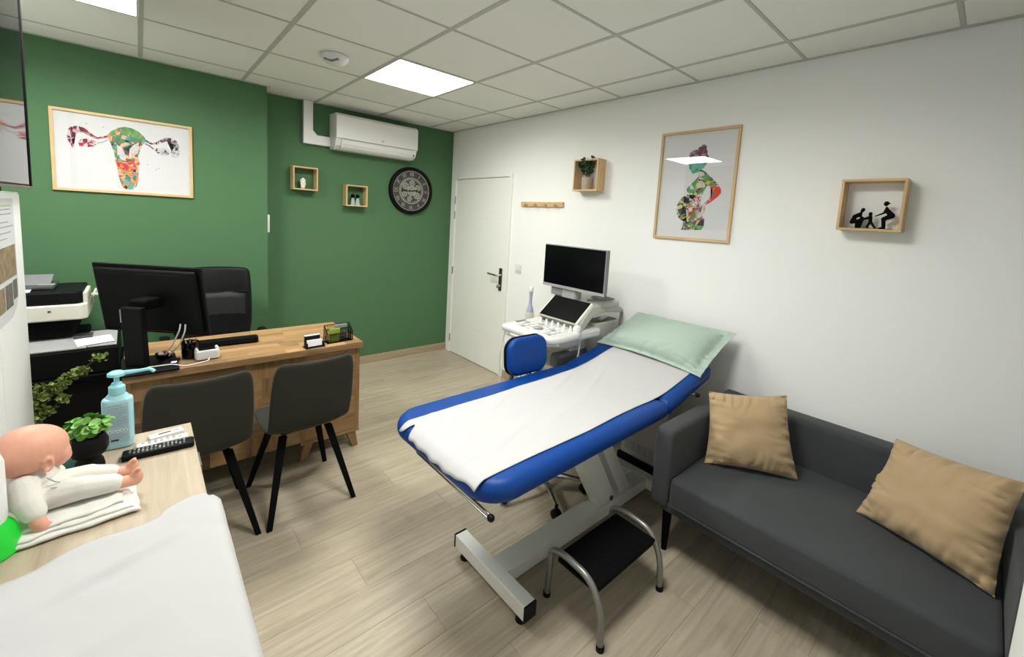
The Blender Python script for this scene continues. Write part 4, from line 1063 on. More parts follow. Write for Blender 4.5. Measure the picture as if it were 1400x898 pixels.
pl = thing('succulent_plant', 'small bright green plant in a black waisted pot', 'plant', (-2.874, -2.715, TZ))
MB().lathe([(.028, 0), (.031, .004), (.032, .018), (.029, .034), (.024, .044), (.024, .047), (.034, .054), (.041, .070), (.041, .090), (.035, .106), (.031, .108), (.030, .100), (.001, .098)], 32).build('pot', 'black_plastic', pl, smooth=True)
MB().lathe([(.030, .096), (.020, .101), (.001, .103)], 16).build('soil', 'soil', pl, smooth=True)
lf = MB()
rn = random.Random(21)
for k in range(95):
    a = rn.uniform(0, 6.283); el = rn.uniform(-.1, 1.2); rr = rn.uniform(.015, .048)
    c = Vector((rr * math.cos(a), rr * math.sin(a), .118 + rn.uniform(-.012, .034) * (1.2 - rr * 12) + .008))
    nrm = Vector((math.cos(a) * math.cos(el) * .7 + rn.gauss(0, .3), math.sin(a) * math.cos(el) * .7 + rn.gauss(0, .3), .9)).normalized()
    s = rn.uniform(.010, .015)
    t1 = nrm.orthogonal().normalized(); t2 = nrm.cross(t1)
    pts = [c + nrm * -.0015]
    for q in range(8):
        w = q * math.pi / 4
        pts.append(c + s * (math.cos(w) * t1 + math.sin(w) * t2 * .8) + nrm * .003)
    lf.add(pts, [(0, 1 + q, 1 + (q + 1) % 8) for q in range(8)])
lf.build('foliage', 'leaf_bright', pl, smooth=True, angle=60)
stm = MB()
for k in range(14):
    a = k * .45; stm.tube([(0, 0, .098), (.03 * math.cos(a), .03 * math.sin(a), .128)], .0015, 5)
stm.build('stem', 'leaf_bright', pl)

tb = thing('teal_beaker', 'teal plastic beaker half hidden behind the black pot', 'beaker', (-2.925, -2.640, TZ))
MB().lathe([(.026, 0), (.028, .004), (.034, .085), (.031, .085), (.025, .010), (.001, .008)], 24).build('beaker', 'teal_plastic', tb, smooth=True)
gd = thing('green_dish', 'dark green glass dish beneath the teal beaker', 'dish', (-2.915, -2.735, TZ))
MB().lathe([(.020, 0), (.026, .003), (.034, .014), (.031, .014), (.020, .006), (.001, .005)], 24).build('dish', 'green_glass', gd, smooth=True)

# folded towel with the baby doll on it
tw = thing('folded_towel', 'folded cream cotton cloth lying under the baby doll', 'towel', (-2.880, -2.945, TZ + .004), 4)
def layer(z0, z1, hx, hy, ox, oy, seed):
    def top(u, v):
        x = (u * 2 - 1) * hx; y = (v * 2 - 1) * hy
        e = max(abs(u * 2 - 1) ** 10, abs(v * 2 - 1) ** 8)
        z = z1 - (z1 - z0) * .5 * e + .0035 * noise.noise(Vector((x * 30, y * 30, seed)))
        wob = .010 * noise.noise(Vector((x * 20, seed, 2))) * abs(v * 2 - 1) ** 2
        return (x + ox + .008 * noise.noise(Vector((seed, y * 22, 4))) * abs(u * 2 - 1) ** 2, y + oy + wob, z)
    return MB().grid(top, 44, 28).build('fold', 'cotton_white', tw, smooth=True, solid=(z1 - z0) * .75, off=-1, subsurf=1)
layer(.0, .012, .108, .062, 0, 0, 1.0); layer(.010, .022, .099, .057, -.004, .003, 4.0); layer(.020, .031, .088, .050, -.008, .007, 8.0)

bd = thing('baby_doll', 'bald baby doll in a cream romper sitting on cloth', 'doll', (-2.955, -2.905, TZ + .041))
# local: x forward (toward the room), y left, z up
body = MB()
HC = Vector((-.004, .026, .120))
HM = T((0, 0, -.012)) @ T(HC) @ RZ(30) @ RY(4) @ T(-HC)                               # head turned away to the doll's left
HB = MB(HM)
HB.ball((-.006, .026, .140), (.068, .057, .057), 28, 20)           # skull
HB.ball((.036, .026, .118), (.028, .046, .036), 20, 14)            # cheeks and jaw
HB.ball((.060, .026, .121), (.008, .010, .009), 12, 8)             # nose
HB.ball((.046, .008, .110), (.017, .017, .018), 14, 10)
HB.ball((.046, .044, .110), (.017, .017, .018), 14, 10)
HB.ball((.052, .026, .098), (.013, .014, .010), 12, 8)             # chin
for sy in (-1, 1):
    for k in range(10):
        w = math.radians(-110 + 250 * k / 9)
        HB.ball((.002 + .011 * math.cos(w) * .8, .026 + sy * .057, .116 + .014 * math.sin(w)), (.0045, .005, .0045), 8, 6)
    HB.ball((.0, .026 + sy * .053, .116), (.009, .004, .011), 8, 6)
body.add(HB.v, HB.f)
capsule(body, (.0, .024, .075), (.002, .026, .10), .026, .032)     # neck
def hand(p, d):
    p = Vector(p); d = Vector(d).normalized()
    side = Vector((1, 0, 0)) if abs(d.x) < .8 else Vector((0, 1, 0))
    capsule(body, p - d * .022, p, .0145, .0145)
    body.ball(p + d * .012, (.015, .011, .017), 12, 8)
    for k in range(4):
        o = side * (.0105 * (k - 1.5) / 1.5)
        capsule(body, p + d * .020 + o, p + d * (.036 - .003 * abs(k - 1.5)) + o * 1.15 + Vector((0, .003, 0)), .0052, .0045, 8, 2)
    capsule(body, p + side * .012 + d * .006, p + side * .024 + d * .016, .0055, .0048, 8, 2)
def foot_(p):
    p = Vector(p)
    capsule(body, p - Vector((.040, 0, -.004)), p, .0150, .0145)
    body.ball(p + Vector((.004, 0, .008)), (.014, .013, .022), 12, 8)
    for k in range(5):
        body.ball(p + Vector((.008, -.010 + .005 * k, .030 - .0015 * k)), (.0055, .0042, .0055), 8, 6)
hand((.018, -.078, -.004), (.45, -.30, -1)); hand((.034, .090, .008), (.3, .2, -.9))
foot_((.176, -.022, .010)); foot_((.168, .030, .012))
skin = body.build('doll_body', 'doll_skin', bd, remesh=.0026, relax=3)
# face details
for sy in (-1, 1):
    MB(HM).ball((.056, .026 + sy * .019, .134), (.005, .006, .0055), 10, 8).build('eye', 'print_dark', bd, smooth=True)
MB(HM).tube([(.062, .016, .108), (.064, .026, .106), (.062, .036, .108)], .0018, 6).build('mouth', 'ink_crimson', bd, smooth=True)
rom = MB()
capsule(rom, (-.004, .018, .032), (.004, .024, .066), .048, .040, 18, 6)
rom.ball((.014, .016, .030), (.046, .050, .040), 20, 14)
rom.ball((.0, .024, .066), (.042, .056, .026), 20, 14)
capsule(rom, (-.008, -.028, .064), (.000, -.056, .040), .027, .025); capsule(rom, (.000, -.056, .040), (.010, -.068, .020), .025, .022); capsule(rom, (.0, .072, .058), (.024, .084, .030), .026, .023)
capsule(rom, (.020, -.010, .022), (.090, -.024, .026), .034, .026); capsule(rom, (.085, -.024, .026), (.135, -.024, .018), .027, .022)
capsule(rom, (.020, .034, .022), (.090, .036, .026), .033, .026); capsule(rom, (.085, .036, .026), (.128, .032, .018), .026, .022)
rom.build('romper', 'romper_cream', bd, remesh=.003, relax=4)
MB().tube([(.028, -.030, .076), (.040, -.026, .060), (.050, -.016, .050), (.046, -.030, .046), (.034, -.036, .052)], .0012, 6).build('embroidery', 'print_grey', bd, smooth=True)

gl = thing('mood_lamp', 'white column lamp glowing green at its foot behind doll', 'lamp', (-3.016, -2.985, TZ))
MB().lathe([(.050, 0), (.055, .006), (.054, .030), (.046, .058), (.034, .072)], 32).build('glowing_foot', 'glow_green', gl, smooth=True)
MB().lathe([(.034, .068), (.037, .078), (.037, .20), (.030, .225), (.012, .235), (.001, .236)], 32).build('column', 'lamp_white', gl, smooth=True)

# ------------------------------------------------------------------ examination table
BR_ = 1.0
bt = thing('examination_table', 'blue padded examination table on a silver steel base', 'examination table', (-1.93, -2.943, 0), BR_)
BI = inv(bt)
PT = .718
HU, TH = 1.225, .092                           # hinge position and pad thickness
MB().slab(HU / 2 - .003, .374, PT - TH, PT, (.03, .14, .14, .03), .044, n=8, es=6, M=T((HU / 2, 0, 0))).build('leg_pad', 'blue_vinyl', bt, smooth=True, angle=50)
BM = T((HU, 0, PT - TH)) @ RY(-11.5)
MB(BM).slab(.285, .374, 0, TH, (.10, .03, .03, .10), .044, n=8, es=6, M=T((.288, 0, 0))).build('back_pad', 'blue_vinyl', bt, smooth=True, angle=50)
MB().slab(HU / 2 - .07, .29, PT - TH - .022, PT - TH + .004, .06, .003, n=8, M=T((HU / 2, 0, 0))).build('pad_board', 'black_matte', bt)
MB(BM).slab(.25, .29, -.020, .004, .06, .003, n=8, M=T((.30, 0, 0))).build('pad_board', 'black_matte', bt)
for s in (-1, 1):
    MB().box(.25, 1.17, s * .22 - .02, s * .22 + .02, PT - .152, PT - .113).build('pad_rail', 'silver_paint', bt, bevel=.002)
    MB(BM).box(.02, .56, s * .22 - .015, s * .22 + .015, -.050, -.020).build('pad_rail', 'silver_paint', bt, bevel=.002)
MB().box(.60, 1.0, -.20, .20, PT - .150, PT - .114).build('cross_plate', 'silver_paint', bt)
# base in room coordinates
MB(BI).box(-1.665, -1.603, -3.268, -2.778, .045, .108).build('foot_bar', 'silver_paint', bt, bevel=.003)
MB(BI).box(-.500, -.438, -3.268, -2.758, .045, .108).build('foot_bar', 'silver_paint', bt, bevel=.003)
MB(BI).box(-1.604, -.499, -3.088, -2.984, .038, .104).build('base_beam', 'silver_paint', bt, bevel=.003)
for x in (-1.634, -.469):
    for yy in (-3.268, -2.773):
        MB(BI).box(x - .0315, x + .0315, yy - .004, yy + .004, .044, .109).build('end_cap', 'black_plastic', bt)
    for yy in (-3.22, -2.82):
        MB(BI @ T((x, yy, 0))).lathe([(.022, 0), (.024, .006), (.018, .02), (.010, .045)], 16).build('levelling_foot', 'black_plastic', bt, smooth=True)
MB(BI).prism([(-.905, .06), (-.765, .06), (-1.085, .58), (-1.225, .58)], -3.075, -2.997, 'xz').build('lift_arm', 'silver_paint', bt, bevel=.003)
MB(BI).prism([(-.72, .075), (-.62, .075), (-.95, .57), (-1.03, .57)], -3.066, -3.006, 'xz').build('lift_arm', 'silver_paint', bt, bevel=.003)
MB(BI).tube([(-.90, -3.036, .16), (-1.12, -3.036, .52)], .020, 12).build('lift_actuator', 'steel_dark', bt, smooth=True)
MB(BI).tube([(-.84, -3.082, .12), (-.84, -2.99, .12)], .014, 12).build('pivot_bolt', 'steel_dark', bt, smooth=True)
rd = MB(BI)
for o_ in (0, .011):
    rd.tube(fillet([(-1.82 + o_, -2.776 - o_ * .6, .640), (-1.893 + o_, -2.780 - o_ * .6, .640), (-1.893 + o_, -2.783 - o_ * .6, .608 + o_ * .5), (-1.893 + o_, -3.285, .606 + o_ * .5)], .016), .0038, 10)
rod = rd.build('paper_roll_rod', 'steel_dark', bt, smooth=True)
MB(BI).ball((-1.888, -3.296, .610), (.013, .015, .013), 14, 10).build('rod_cap', 'black_plastic', rod, smooth=True)
MB(BI).ball((-.485, -3.335, .722), (.013, .015, .013), 12, 8).build('release_knob', 'black_plastic', bt, smooth=True)
MB(BI).tube([(-.485, -3.20, .690), (-.485, -3.33, .720)], .006, 8).build('release_lever', 'steel_dark', bt, smooth=True)

bs = thing('bed_sheet', 'white paper sheet laid along the blue examination table', 'sheet', (-1.93, -2.943, PT), BR_)
def prof(l):
    """height of the pad tops along the table, local z from the pad top"""
    a = math.radians(11.5); h = 1.212
    if l <= h: x, z = l, 0.0
    else: x, z = h + (l - h) * math.cos(a), (l - h) * math.sin(a)
    return x, z + .004 * math.exp(-((l - h) / .05) ** 2)
def bed_sheet(u, v):
    L = 1.665
    l = -.010 + L * u
    near = -.305 + .006 * min(1, max(0, l)) - .022 * max(0, l - .9) + .004 * math.sin(l * 8)
    far = .228 + .010 * l + .003 * math.sin(l * 6 + 1)
    y = near + (far - near) * v
    f = max(0, 1 - u / .10)
    l += f * (.010 * noise.noise(Vector((v * 4, 1.3, 0))) + .006 * noise.noise(Vector((v * 11, 7.3, 0))) + .050 * math.exp(-((v - .90) / .035) ** 2))
    x, z = prof(max(l, 0))
    if l < 0: x = l
    cr = .003 * abs(noise.noise(Vector((l * 4 + y * 3, y * 6, 1.7)))) + .003 * max(0, noise.noise(Vector((l * 2.4 - y * 5, y * 9 + l * 2, 5.1))))
    for (l0, y0, ang, ln, hh) in ((.16, -.05, .5, .16, .006), (.22, .10, .3, .12, .005), (.30, -.14, .35, .22, .005), (.10, .16, .9, .08, .006), (.95, .14, .35, .22, .007), (1.15, .05, .4, .2, .006), (.75, -.1, .2, .25, .004), (.13, -.16, .15, .12, .006), (.5, .15, .4, .2, .004)):
        du, dv = l - l0, y - y0
        p = du * math.cos(ang) + dv * math.sin(ang); q = -du * math.sin(ang) + dv * math.cos(ang)
        cr += hh * math.exp(-(q / .014) ** 2) * math.exp(-(p / ln) ** 2)
    z += .004 + cr
    e = max(abs(y) - .325, 0)
    z -= e * e * 11
    if x < .045: z -= (.045 - x) ** 2 * 12
    return (x, y, z)
MB().grid(bed_sheet, 170, 70).build('sheet', 'sheet_white', bs, smooth=True, solid=.001, off=1, angle=80)

def stuffed(name, mat, parent, c, th, flange=0.0, seed=0, wr=.006, back=1.0, nu=44, sag=None, pinch=.06):
    """cushion spanned by four corners BL BR TR TL, swelling on both faces"""
    BL, BR, TR, TL = [Vector(p) for p in c]
    nrm = ((BR - BL).cross(TL - BL)).normalized()
    def at(u, v):
        # edges pulled inward between the corners
        uu = u + pinch * (0.5 - u) * 2 * (1 - (2 * v - 1) ** 2) * -.0 
        p = (BL * (1 - u) + BR * u) * (1 - v) + (TL * (1 - u) + TR * u) * v
        pu = (BR - BL) * (.5 - u); pv = (TL - BL) * (.5 - v)
        p += pu * pinch * 2 * (1 - (2 * v - 1) ** 2) * abs(2 * u - 1) ** 3
        p += pv * pinch * 2 * (1 - (2 * u - 1) ** 2) * abs(2 * v - 1) ** 3
        if sag: p += Vector(sag) * (1 - (2 * u - 1) ** 2) * (1 - v)
        return p
    def height(u, v):
        f = flange
        a = (u - f) / (1 - 2 * f); b = (v - f) / (1 - 2 * f)
        if not (0 < a < 1 and 0 < b < 1): return 0.0
        s = (1 - abs(2 * a - 1) ** 2.6) * (1 - abs(2 * b - 1) ** 2.6)
        return max(s, 0) ** .52
    def ridge(x): return max(0.0, 1 - abs(x) * 5)
    def wrinkle(u, v):
        # creases run inward from the seams and fade toward the middle
        a, b = abs(2 * u - 1), abs(2 * v - 1)
        w = .5 * noise.noise(Vector((u * 5, v * 5, seed + 9)))
        w += a ** 2.5 * (noise.noise(Vector((u * 2.5 + seed, v * 13, seed))) - 1.3 * ridge(noise.noise(Vector((u * 2 + seed, v * 9 + u * 2, seed + 2)))))
        w += b ** 2.5 * (noise.noise(Vector((u * 13, v * 2.5 + seed, seed + 4))) - 1.3 * ridge(noise.noise(Vector((u * 9 - v * 2, v * 2 + seed, seed + 6)))))
        e = max(a, b)
        return wr * w * (1 if e < .97 else .25)
    mb = MB()
    vs = []; fs = []
    n = nu
    for side in (1, -1):
        for j in range(n + 1):
            for i in range(n + 1):
                u, v = i / n, j / n
                h = height(u, v) * th * (1 if side > 0 else back)
                vs.append(at(u, v) + nrm * (side * (h + .0015) + wrinkle(u, v) * (1 if side > 0 else .3)))
    N = (n + 1) * (n + 1)
    for s in (0, 1):
        for j in range(n):
            for i in range(n):
                a = s * N + j * (n + 1) + i
                q = (a, a + 1, a + n + 2, a + n + 1)
                fs.append(q if s == 0 else q[::-1])
    edge = [i for i in range(n + 1)] + [(j) * (n + 1) + n for j in range(1, n + 1)] + [n * (n + 1) + i for i in range(n - 1, -1, -1)] + [j * (n + 1) for j in range(n - 1, 0, -1)]
    for k in range(len(edge)):
        a, b = edge[k], edge[(k + 1) % len(edge)]
        fs.append((a, b, N + b, N + a))
    mb.add(vs, fs, inv(parent))
    return mb.build(name, mat, parent, smooth=True, angle=70)
pw = thing('bed_pillow', 'sage green pillow with flanged edge at the table head', 'pillow', (-.2, -2.95, .85))
stuffed('pillow_cover', 'pillow_green', pw, [(-.365, -2.535, .795), (-.385, -3.295, .790), (-.085, -3.352, 1.020), (-.080, -2.668, 1.012)], .088, flange=.07, seed=2.0, wr=.011, back=.12, nu=70, sag=(0, 0, .018), pinch=.012)

# ------------------------------------------------------------------ swivel stool with blue back
st = thing('swivel_chair', 'blue swivel chair with chrome star base behind the table', 'swivel chair', (-.975, -2.665, 0), 4)
for k in range(5):
    a = math.radians(-120 + 72 * k - 0)
    p = (.262 * math.cos(a), .262 * math.sin(a))
    MB().tube([(0, 0, .105), (p[0] * .5, p[1] * .5, .098), (p[0], p[1], .078)], [.018, .016, .012], 8).build('star_arm', 'chrome', st, smooth=True)
    MB(T((p[0], p[1], .030)) @ RZ(math.degrees(a) + 30) @ RX(90)).lathe([(.018, -.020), (.028, -.016), (.028, .016), (.018, .020)], 16).build('castor', 'black_plastic', st, smooth=True)
    MB().tube([(p[0], p[1], .045), (p[0], p[1], .085)], .010, 8).build('castor_stem', 'black_plastic', st, smooth=True)
MB().tube([(0, 0, .08), (0, 0, .44)], .025, 16).build('gas_column', 'black_plastic', st, smooth=True)
MB().slab(.20, .20, .45, .52, .16, .028).build('seat', 'blue_vinyl', st, smooth=True)
MB().box(-.10, .10, -.12, .15, .43, .452).build('seat_plate', 'black_matte', st)
def sback(u, v):
    x = (u - .5) * 2; z = (v - .5) * 2
    return (x, z)
bk = MB(T((-.045, .150, .815)) @ RX(-5) @ RZ(-6) @ RX(90))
bk.slab(.152, .112, -.010, .038, .075, .022, n=8, es=5)
bk.build('backrest', 'blue_vinyl', st, smooth=True, angle=50)
b2 = MB(T((-.045, .150, .815)) @ RX(-5) @ RZ(-6) @ RX(90)); b2.slab(.156, .116, -.020, -.006, .078, .006, n=8)
b2.build('backrest_shell', 'black_plastic', st, smooth=True)
MB().tube(fillet([(-.09, .08, .44), (-.11, .20, .47), (-.115, .205, .62), (-.11, .175, .75)], .05), .012, 10).build('back_bar', 'steel_dark', st, smooth=True)
MB().tube(fillet([(.08, .08, .44), (.115, .19, .50), (.120, .20, .70), (.06, .165, .78)], .05), .010, 10).build('back_bar', 'chrome', st, smooth=True)
for xx in (.005, .065):
    MB().tube([(xx - .05, .10, .46), (xx - .05, .19, .58), (xx - .05, .175, .74)], .0035, 8).build('back_rod', 'chrome', st, smooth=True)

# ------------------------------------------------------------------ step stool
ss = thing('step_stool', 'single step stool with grey tube frame and black tread', 'step stool', (-1.26, -3.36, 0), 0)
SI = inv(ss)
for x, sgn in ((-1.478, -1), (-1.045, 1)):
    MB(SI).tube(fillet([(x + .010, -3.205, 0), (x - .004, -3.225, .245), (x - .004, -3.30, .262), (x - .004, -3.44, .252), (x, -3.492, .15), (x, -3.502, 0)], .075, 7), .0135, 12).build('side_frame', 'tube_grey', ss, smooth=True)
    for yy in (-3.205, -3.502):
        MB(SI @ T((x + (.010 if yy > -3.3 else 0), yy, 0))).lathe([(.0165, 0), (.0165, .018), (.014, .022)], 14).build('rubber_foot', 'black_plastic', ss, smooth=True)
MB(SI).box(-1.470, -1.056, -3.468, -3.252, .216, .232).build('tread', 'black_matte', ss, bevel=.006)
MB(SI).box(-1.474, -1.050, -3.462, -3.258, .200, .216).build('tread_frame', 'black_matte', ss, bevel=.003)
mt = MB(SI)
for k in range(13):
    y = -3.455 + .190 * k / 12
    mt.box(-1.455, -1.070, y - .003, y + .003, .232, .2335)
mt.build('tread_ribs', 'black_matte', ss)

# ------------------------------------------------------------------ equipment case below the table head
eq = thing('equipment_case', 'grey louvred equipment case on the floor beneath table head', 'case', (-.22, -2.93, 0))
MB().box(-.085, .10, -.16, .165, .075, .50).build('case_body', 'warm_grey_plastic', eq, bevel=.008)
MB().box(-.105, .11, -.17, .175, 0, .075).build('base', 'black_plastic', eq, bevel=.004)
for k in range(6):
    for j in range(6):
        MB().box(-.0858, -.0845, .130 - .045 * j - .036, .130 - .045 * j, .118 + .011 * k, .1205 + .011 * k).build('louvre', 'dark_grey_plastic', eq)

# ------------------------------------------------------------------ sofa and cushions
so = thing('sofa', 'charcoal grey fabric two-seat sofa against the white wall', 'sofa', (-.46, -3.95, 0))
OI = inv(so)
SY0, SY1 = -4.582, -3.325
def oslab(x0, x1, y0, y1, z0, z1, cr, er, name, mat='sofa_grey', es=5, M=None):
    m = MB(OI); A = T(((x0 + x1) / 2, (y0 + y1) / 2, 0))
    if M is not None: A = M @ A
    m.slab((x1 - x0) / 2, (y1 - y0) / 2, z0, z1, cr, er, n=6, es=es, M=A)
    return m.build(name, mat, so, smooth=True, angle=50)
oslab(-.868, -.06, SY0 + .05, SY1 - .05, .245, .300, .015, .010, 'seat_base')
ct = oslab(-.884, -.155, SY0 + .093, SY1 - .093, .292, .426, .030, .020, 'seat_cushion')
MB(OI).tube([(-.885, SY1 - .10, .300), (-.885, SY0 + .10, .300)], .0045, 8).build('piping', 'sofa_grey', ct, smooth=True)
# back: upright slab with softened top
bm2 = MB(OI)
bm2.slab(.2, (SY1 - SY0) / 2 - .005, -.075, .075, .05, .030, n=6, es=5, M=T((-.125, (SY0 + SY1) / 2, .462)) @ RY(-86))
bm2.build('backrest', 'sofa_grey', so, smooth=True, angle=50)
for y0, y1 in ((SY1 - .092, SY1), (SY0, SY0 + .092)):
    m = MB(OI); m.slab(.20, .425, -.046, .046, .035, .022, n=6, es=5, M=T((-.462, (y0 + y1) / 2, .462)) @ Matrix(((0, 1, 0, 0), (0, 0, 1, 0), (1, 0, 0, 0), (0, 0, 0, 1))))
    m.build('armrest', 'sofa_grey', so, smooth=True, angle=50)
for x in (-.80, -.12):
    for yy in (SY1 - .06, SY0 + .06):
        MB(OI @ T((x, yy, 0))).lathe([(.014, 0), (.026, .262)], 14).build('leg', 'black_matte', so, smooth=True)
c1 = thing('cushion', 'tan square cushion in the sofa corner beside the bed', 'cushion', (-.45, -3.6, .43), 0, 'tan sofa cushions')
stuffed('cover', 'cushion_tan', c1, [(-.610, -3.462, .432), (-.375, -3.822, .432), (-.285, -3.705, .805), (-.485, -3.392, .765)], .072, seed=6.0, wr=.013, back=.75, pinch=.035)
c2_ = thing('cushion', 'tan square cushion leaning on the far right sofa arm', 'cushion', (-.45, -4.3, .43), 0, 'tan sofa cushions')
stuffed('cover', 'cushion_tan', c2_, [(-.425, -4.055, .432), (-.605, -4.465, .436), (-.465, -4.498, .815), (-.300, -4.136, .768)], .078, seed=13.0, wr=.015, back=.7, pinch=.03)

# ------------------------------------------------------------------ ultrasound machine
us = thing('ultrasound_machine', 'white ultrasound scanner with console, touch screen and monitor', 'ultrasound scanner', (-.45, -2.34, 0))
UI = inv(us)
def ub(x0, x1, y0, y1, z0, z1, name, mat, bev=.006, par=us):
    return MB(UI).box(x0, x1, y0, y1, z0, z1).build(name, mat, par, bevel=bev)
# wheeled base
MB(UI).slab(.31, .20, .07, .17, .06, .02, M=T((-.50, -2.28, 0))).build('base', 'warm_grey_plastic', us, smooth=True)
for x in (-.74, -.26):
    for y in (-2.42, -2.14):
        MB(UI @ T((x, y, .045)) @ RX(90)).lathe([(.03, -.018), (.045, -.014), (.045, .014), (.03, .018)], 18).build('castor', 'dark_grey_plastic', us, smooth=True)
MB(UI).prism([(-.66, .16), (-.20, .16), (-.16, .60), (-.18, .86), (-.50, .86), (-.58, .70), (-.66, .62)], -2.46, -2.10, 'xz').build('tower', 'cream_plastic', us, bevel=.02, seg=3)
fr = MB(UI).box(-.672, -.650, -2.44, -2.12, .30, .60).build('connector_bay', 'warm_grey_plastic', us, bevel=.006)
for k in range(3):
    y = -2.40 + .09 * k
    MB(UI).box(-.682, -.670, y, y + .075, .42, .585).build('probe_connector', 'dark_grey_plastic', fr, bevel=.004)
    MB(UI).box(-.712, -.680, y + .015, y + .060, .45, .56).build('plug', 'white_plastic', fr, bevel=.006)
ub(-.70, -.30, -2.475, -2.40, .64, .74, 'side_pod', 'grey_plastic', .025)
ub(-.62, -.28, -2.475, -2.42, .54, .635, 'side_vent', 'black_matte', .01)
# console
cs = MB(UI).slab(.190, .245, .858, .902, (.04, .04, .13, .13), .018, n=8, es=4, M=T((-.690, -2.345, 0)) @ RY(-1.5)).build('console', 'console_white', us, smooth=True)
MB(UI).slab(.150, .205, .800, .862, (.03, .03, .10, .10), .02, n=8, es=4, M=T((-.63, -2.345, 0))).build('console_underside', 'warm_grey_plastic', us, smooth=True)
ub(-.60, -.36, -2.565, -2.10, .84, .905, 'console_rear', 'console_white', .02)
MB(UI).tube(fillet([(-.79, -2.13, .850), (-.900, -2.20, .848), (-.910, -2.49, .848), (-.80, -2.57, .850)], .10, 8), .013, 10).build('front_handle', 'warm_grey_plastic', us, smooth=True)
CT = .918
for k in range(6):
    y = -2.230 - .056 * k
    MB(UI @ T((-.625, y, CT - .016))).lathe([(.012, 0), (.011, .02), (.008, .024), (.008, .034), (.003, .036)], 14).build('control_knob', 'white_plastic', cs, smooth=True)
MB(UI @ T((-.765, -2.345, CT - .012))).lathe([(.034, 0), (.032, .004), (.024, .008), (.012, .014), (.001, .016)], 20).build('trackball', 'mid_grey_plastic', cs, smooth=True)
for i in range(4):
    for j in range(7):
        x = -.675 - .045 * i; y = -2.19 - .050 * j
        if math.hypot(x + .765, y + 2.345) < .055: continue
        MB(UI).box(x - .013, x + .013, y - .014, y + .014, CT - .016 - .003 * (i > 2), CT - .010 - .003 * (i > 2)).build('key', ('white_plastic', 'white_plastic', 'mid_grey_plastic', 'cream_plastic', 'white_plastic')[(i * 2 + j) % 5], cs, bevel=.002)
MB(UI).box(-.78, -.69, -2.145, -2.120, CT - .014, CT - .008).build('cup_recess', 'mid_grey_plastic', cs, bevel=.003)
MB(UI @ T((-.60, -2.545, .895))).lathe([(.024, 0), (.027, .006), (.027, .032), (.022, .045), (.008, .052), (.001, .053)], 20).build('gel_cap', 'white_plastic', cs, smooth=True)
for (x, y) in ((-.865, -2.48), (-.865, -2.35), (-.80, -2.105)):
    MB(UI).box(x - .03, x + .03, y - .022, y + .022, .800, .878).build('probe_cradle', 'white_plastic', cs, bevel=.012)
# touch screen and wings
ang = math.degrees(math.atan2(1.078 - .955, .155))
TM = T((-.603, -2.357, .950)) @ RY(-ang)
MB(UI @ TM).box(0, .205, -.185, .185, -.020, .004).build('touch_panel', 'cream_plastic', us, bevel=.008)
MB(UI @ TM).box(.004, .200, -.170, .168, .004, .0075).build('touch_screen', 'screen_black', us, bevel=.002)
for s in (-1, 1):
    MB(UI).prism([(-.62, .90), (-.46, 1.060), (-.25, 1.060), (-.10, 1.02), (-.09, .985), (-.30, 1.005), (-.44, .99), (-.55, .89)], -2.357 + s * .175 - .018, -2.357 + s * .175 + .012, 'xz').build('side_wing', 'warm_grey_plastic', us, bevel=.008)
MB(UI).slab(.160, .075, .66, .925, .06, .012, n=6, M=T((-.225, -2.455, 0))).build('side_basket', 'warm_grey_plastic', us, smooth=True)
MB(UI).slab(.142, .058, .915, .9262, .045, .0004, n=6, M=T((-.225, -2.455, 0))).build('basket_hollow_shade', 'dark_grey_plastic', us, smooth=True)  # dark plate on the solid basket, shade of its opening put into colour
MB(UI).tube(fillet([(-.36, -2.53, 1.015), (-.20, -2.545, 1.035), (-.045, -2.52, 1.0), (-.045, -2.48, .80), (-.08, -2.44, .74)], .10, 8), .013, 10).build('rear_handle', 'warm_grey_plastic', us, smooth=True)
MB(UI).slab(.13, .23, 1.035, 1.075, .05, .012, n=6, M=T((-.26, -2.33, 0))).build('shelf_tray', 'warm_grey_plastic', us, smooth=True)
MB(UI).box(-.44, -.36, -2.37, -2.24, 1.06, 1.15).build('monitor_arm', 'mid_grey_plastic', us, bevel=.012)
pr = MB(UI); pr.tube(fillet([(-.40, -2.45, 1.085), (-.34, -2.54, 1.09), (-.22, -2.55, 1.092), (-.18, -2.45, 1.09), (-.30, -2.40, 1.094), (-.38, -2.50, 1.100), (-.26, -2.58, 1.104)], .05, 6), .007, 8)
pr.build('coiled_lead', 'grey_plastic', us, smooth=True)
ub(-.42, -.34, -2.23, -2.11, 1.075, 1.135, 'power_unit', 'mid_grey_plastic', .01)
mo = MB(UI).box(-.450, -.418, -2.632, -2.053, 1.140, 1.453).build('monitor', 'grey_plastic', us, bevel=.004)
MB(UI).box(-.4525, -.4495, -2.620, -2.058, 1.162, 1.448).build('monitor_screen', 'screen_black', mo, bevel=.001)
MB(UI).box(-.4535, -.4495, -2.632, -2.053, 1.140, 1.160).build('monitor_bezel', 'mid_grey_plastic', mo, bevel=.002)
MB(UI).box(-.420, -.385, -2.55, -2.14, 1.18, 1.41).build('monitor_back', 'mid_grey_plastic', mo, bevel=.012)
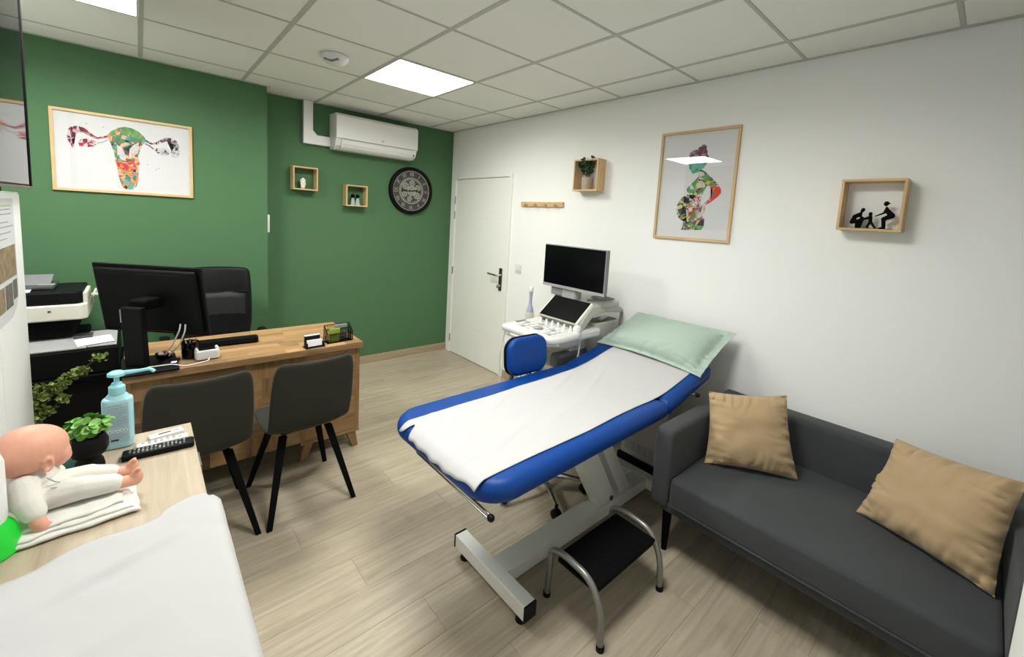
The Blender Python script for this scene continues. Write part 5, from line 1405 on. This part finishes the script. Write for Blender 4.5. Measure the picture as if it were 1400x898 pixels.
# probe, cup and bottle beside the console
MB(UI).lathe([(.030, .85), (.034, .86), (.034, .915), (.028, .915), (.026, .87), (.001, .868)], 20, M=T((-.505, -1.985, 0))).build('probe_cup', 'cream_plastic', us, smooth=True)
MB(UI).box(-.52, -.46, -2.10, -1.98, .845, .862).build('cup_bracket', 'cream_plastic', us)
up_ = thing('ultrasound_probe', 'slim lilac and white endocavity probe standing upright', 'probe', (-.505, -1.985, .872))
MB().lathe([(.018, 0), (.026, .020), (.028, .055), (.022, .075), (.014, .095), (.011, .13), (.013, .17), (.015, .205)], 20).build('grip', 'lilac_plastic', up_, smooth=True)
MB().lathe([(.015, .204), (.018, .216), (.017, .232), (.010, .242), (.001, .244)], 20).build('tip', 'white_plastic', up_, smooth=True)
gb = thing('gel_bottle', 'small blue gel bottle behind the touch screen edge', 'bottle', (-.43, -2.125, .905))
MB().lathe([(.024, 0), (.026, .005), (.026, .075), (.018, .090), (.010, .095)], 20).build('bottle', 'gel_blue', gb, smooth=True)
MB().lathe([(.010, .094), (.010, .110), (.006, .125), (.002, .126)], 14).build('nozzle', 'white_plastic', gb, smooth=True)
MB().lathe([(.0265, .025), (.0265, .065)], 20).build('label', 'blue_vinyl', gb, smooth=True)
for (pts, r, m) in (([(-.86, -2.47, .83), (-.85, -2.475, .70), (-.80, -2.46, .45), (-.70, -2.42, .42), (-.68, -2.40, .50)], .007, 'white_plastic'),
                    ([(-.85, -2.31, .82), (-.86, -2.33, .65), (-.80, -2.36, .45), (-.72, -2.33, .44), (-.69, -2.31, .50)], .004, 'mid_grey_plastic'),
                    ([(-.83, -2.085, .84), (-.88, -2.09, .70), (-.86, -2.10, .35), (-.74, -2.18, .38), (-.69, -2.22, .50)], .005, 'white_plastic'),
                    ([(-.55, -2.54, .85), (-.57, -2.545, .70), (-.63, -2.50, .45), (-.68, -2.43, .48)], .006, 'white_plastic')):
    MB(UI).tube(fillet(pts, .08, 7), r, 8).build('probe_lead', m, us, smooth=True)
MB(UI).tube([(-.26, -2.47, .932), (-.16, -2.45, .940)], .012, 10).build('stowed_probe', 'white_plastic', us, smooth=True)
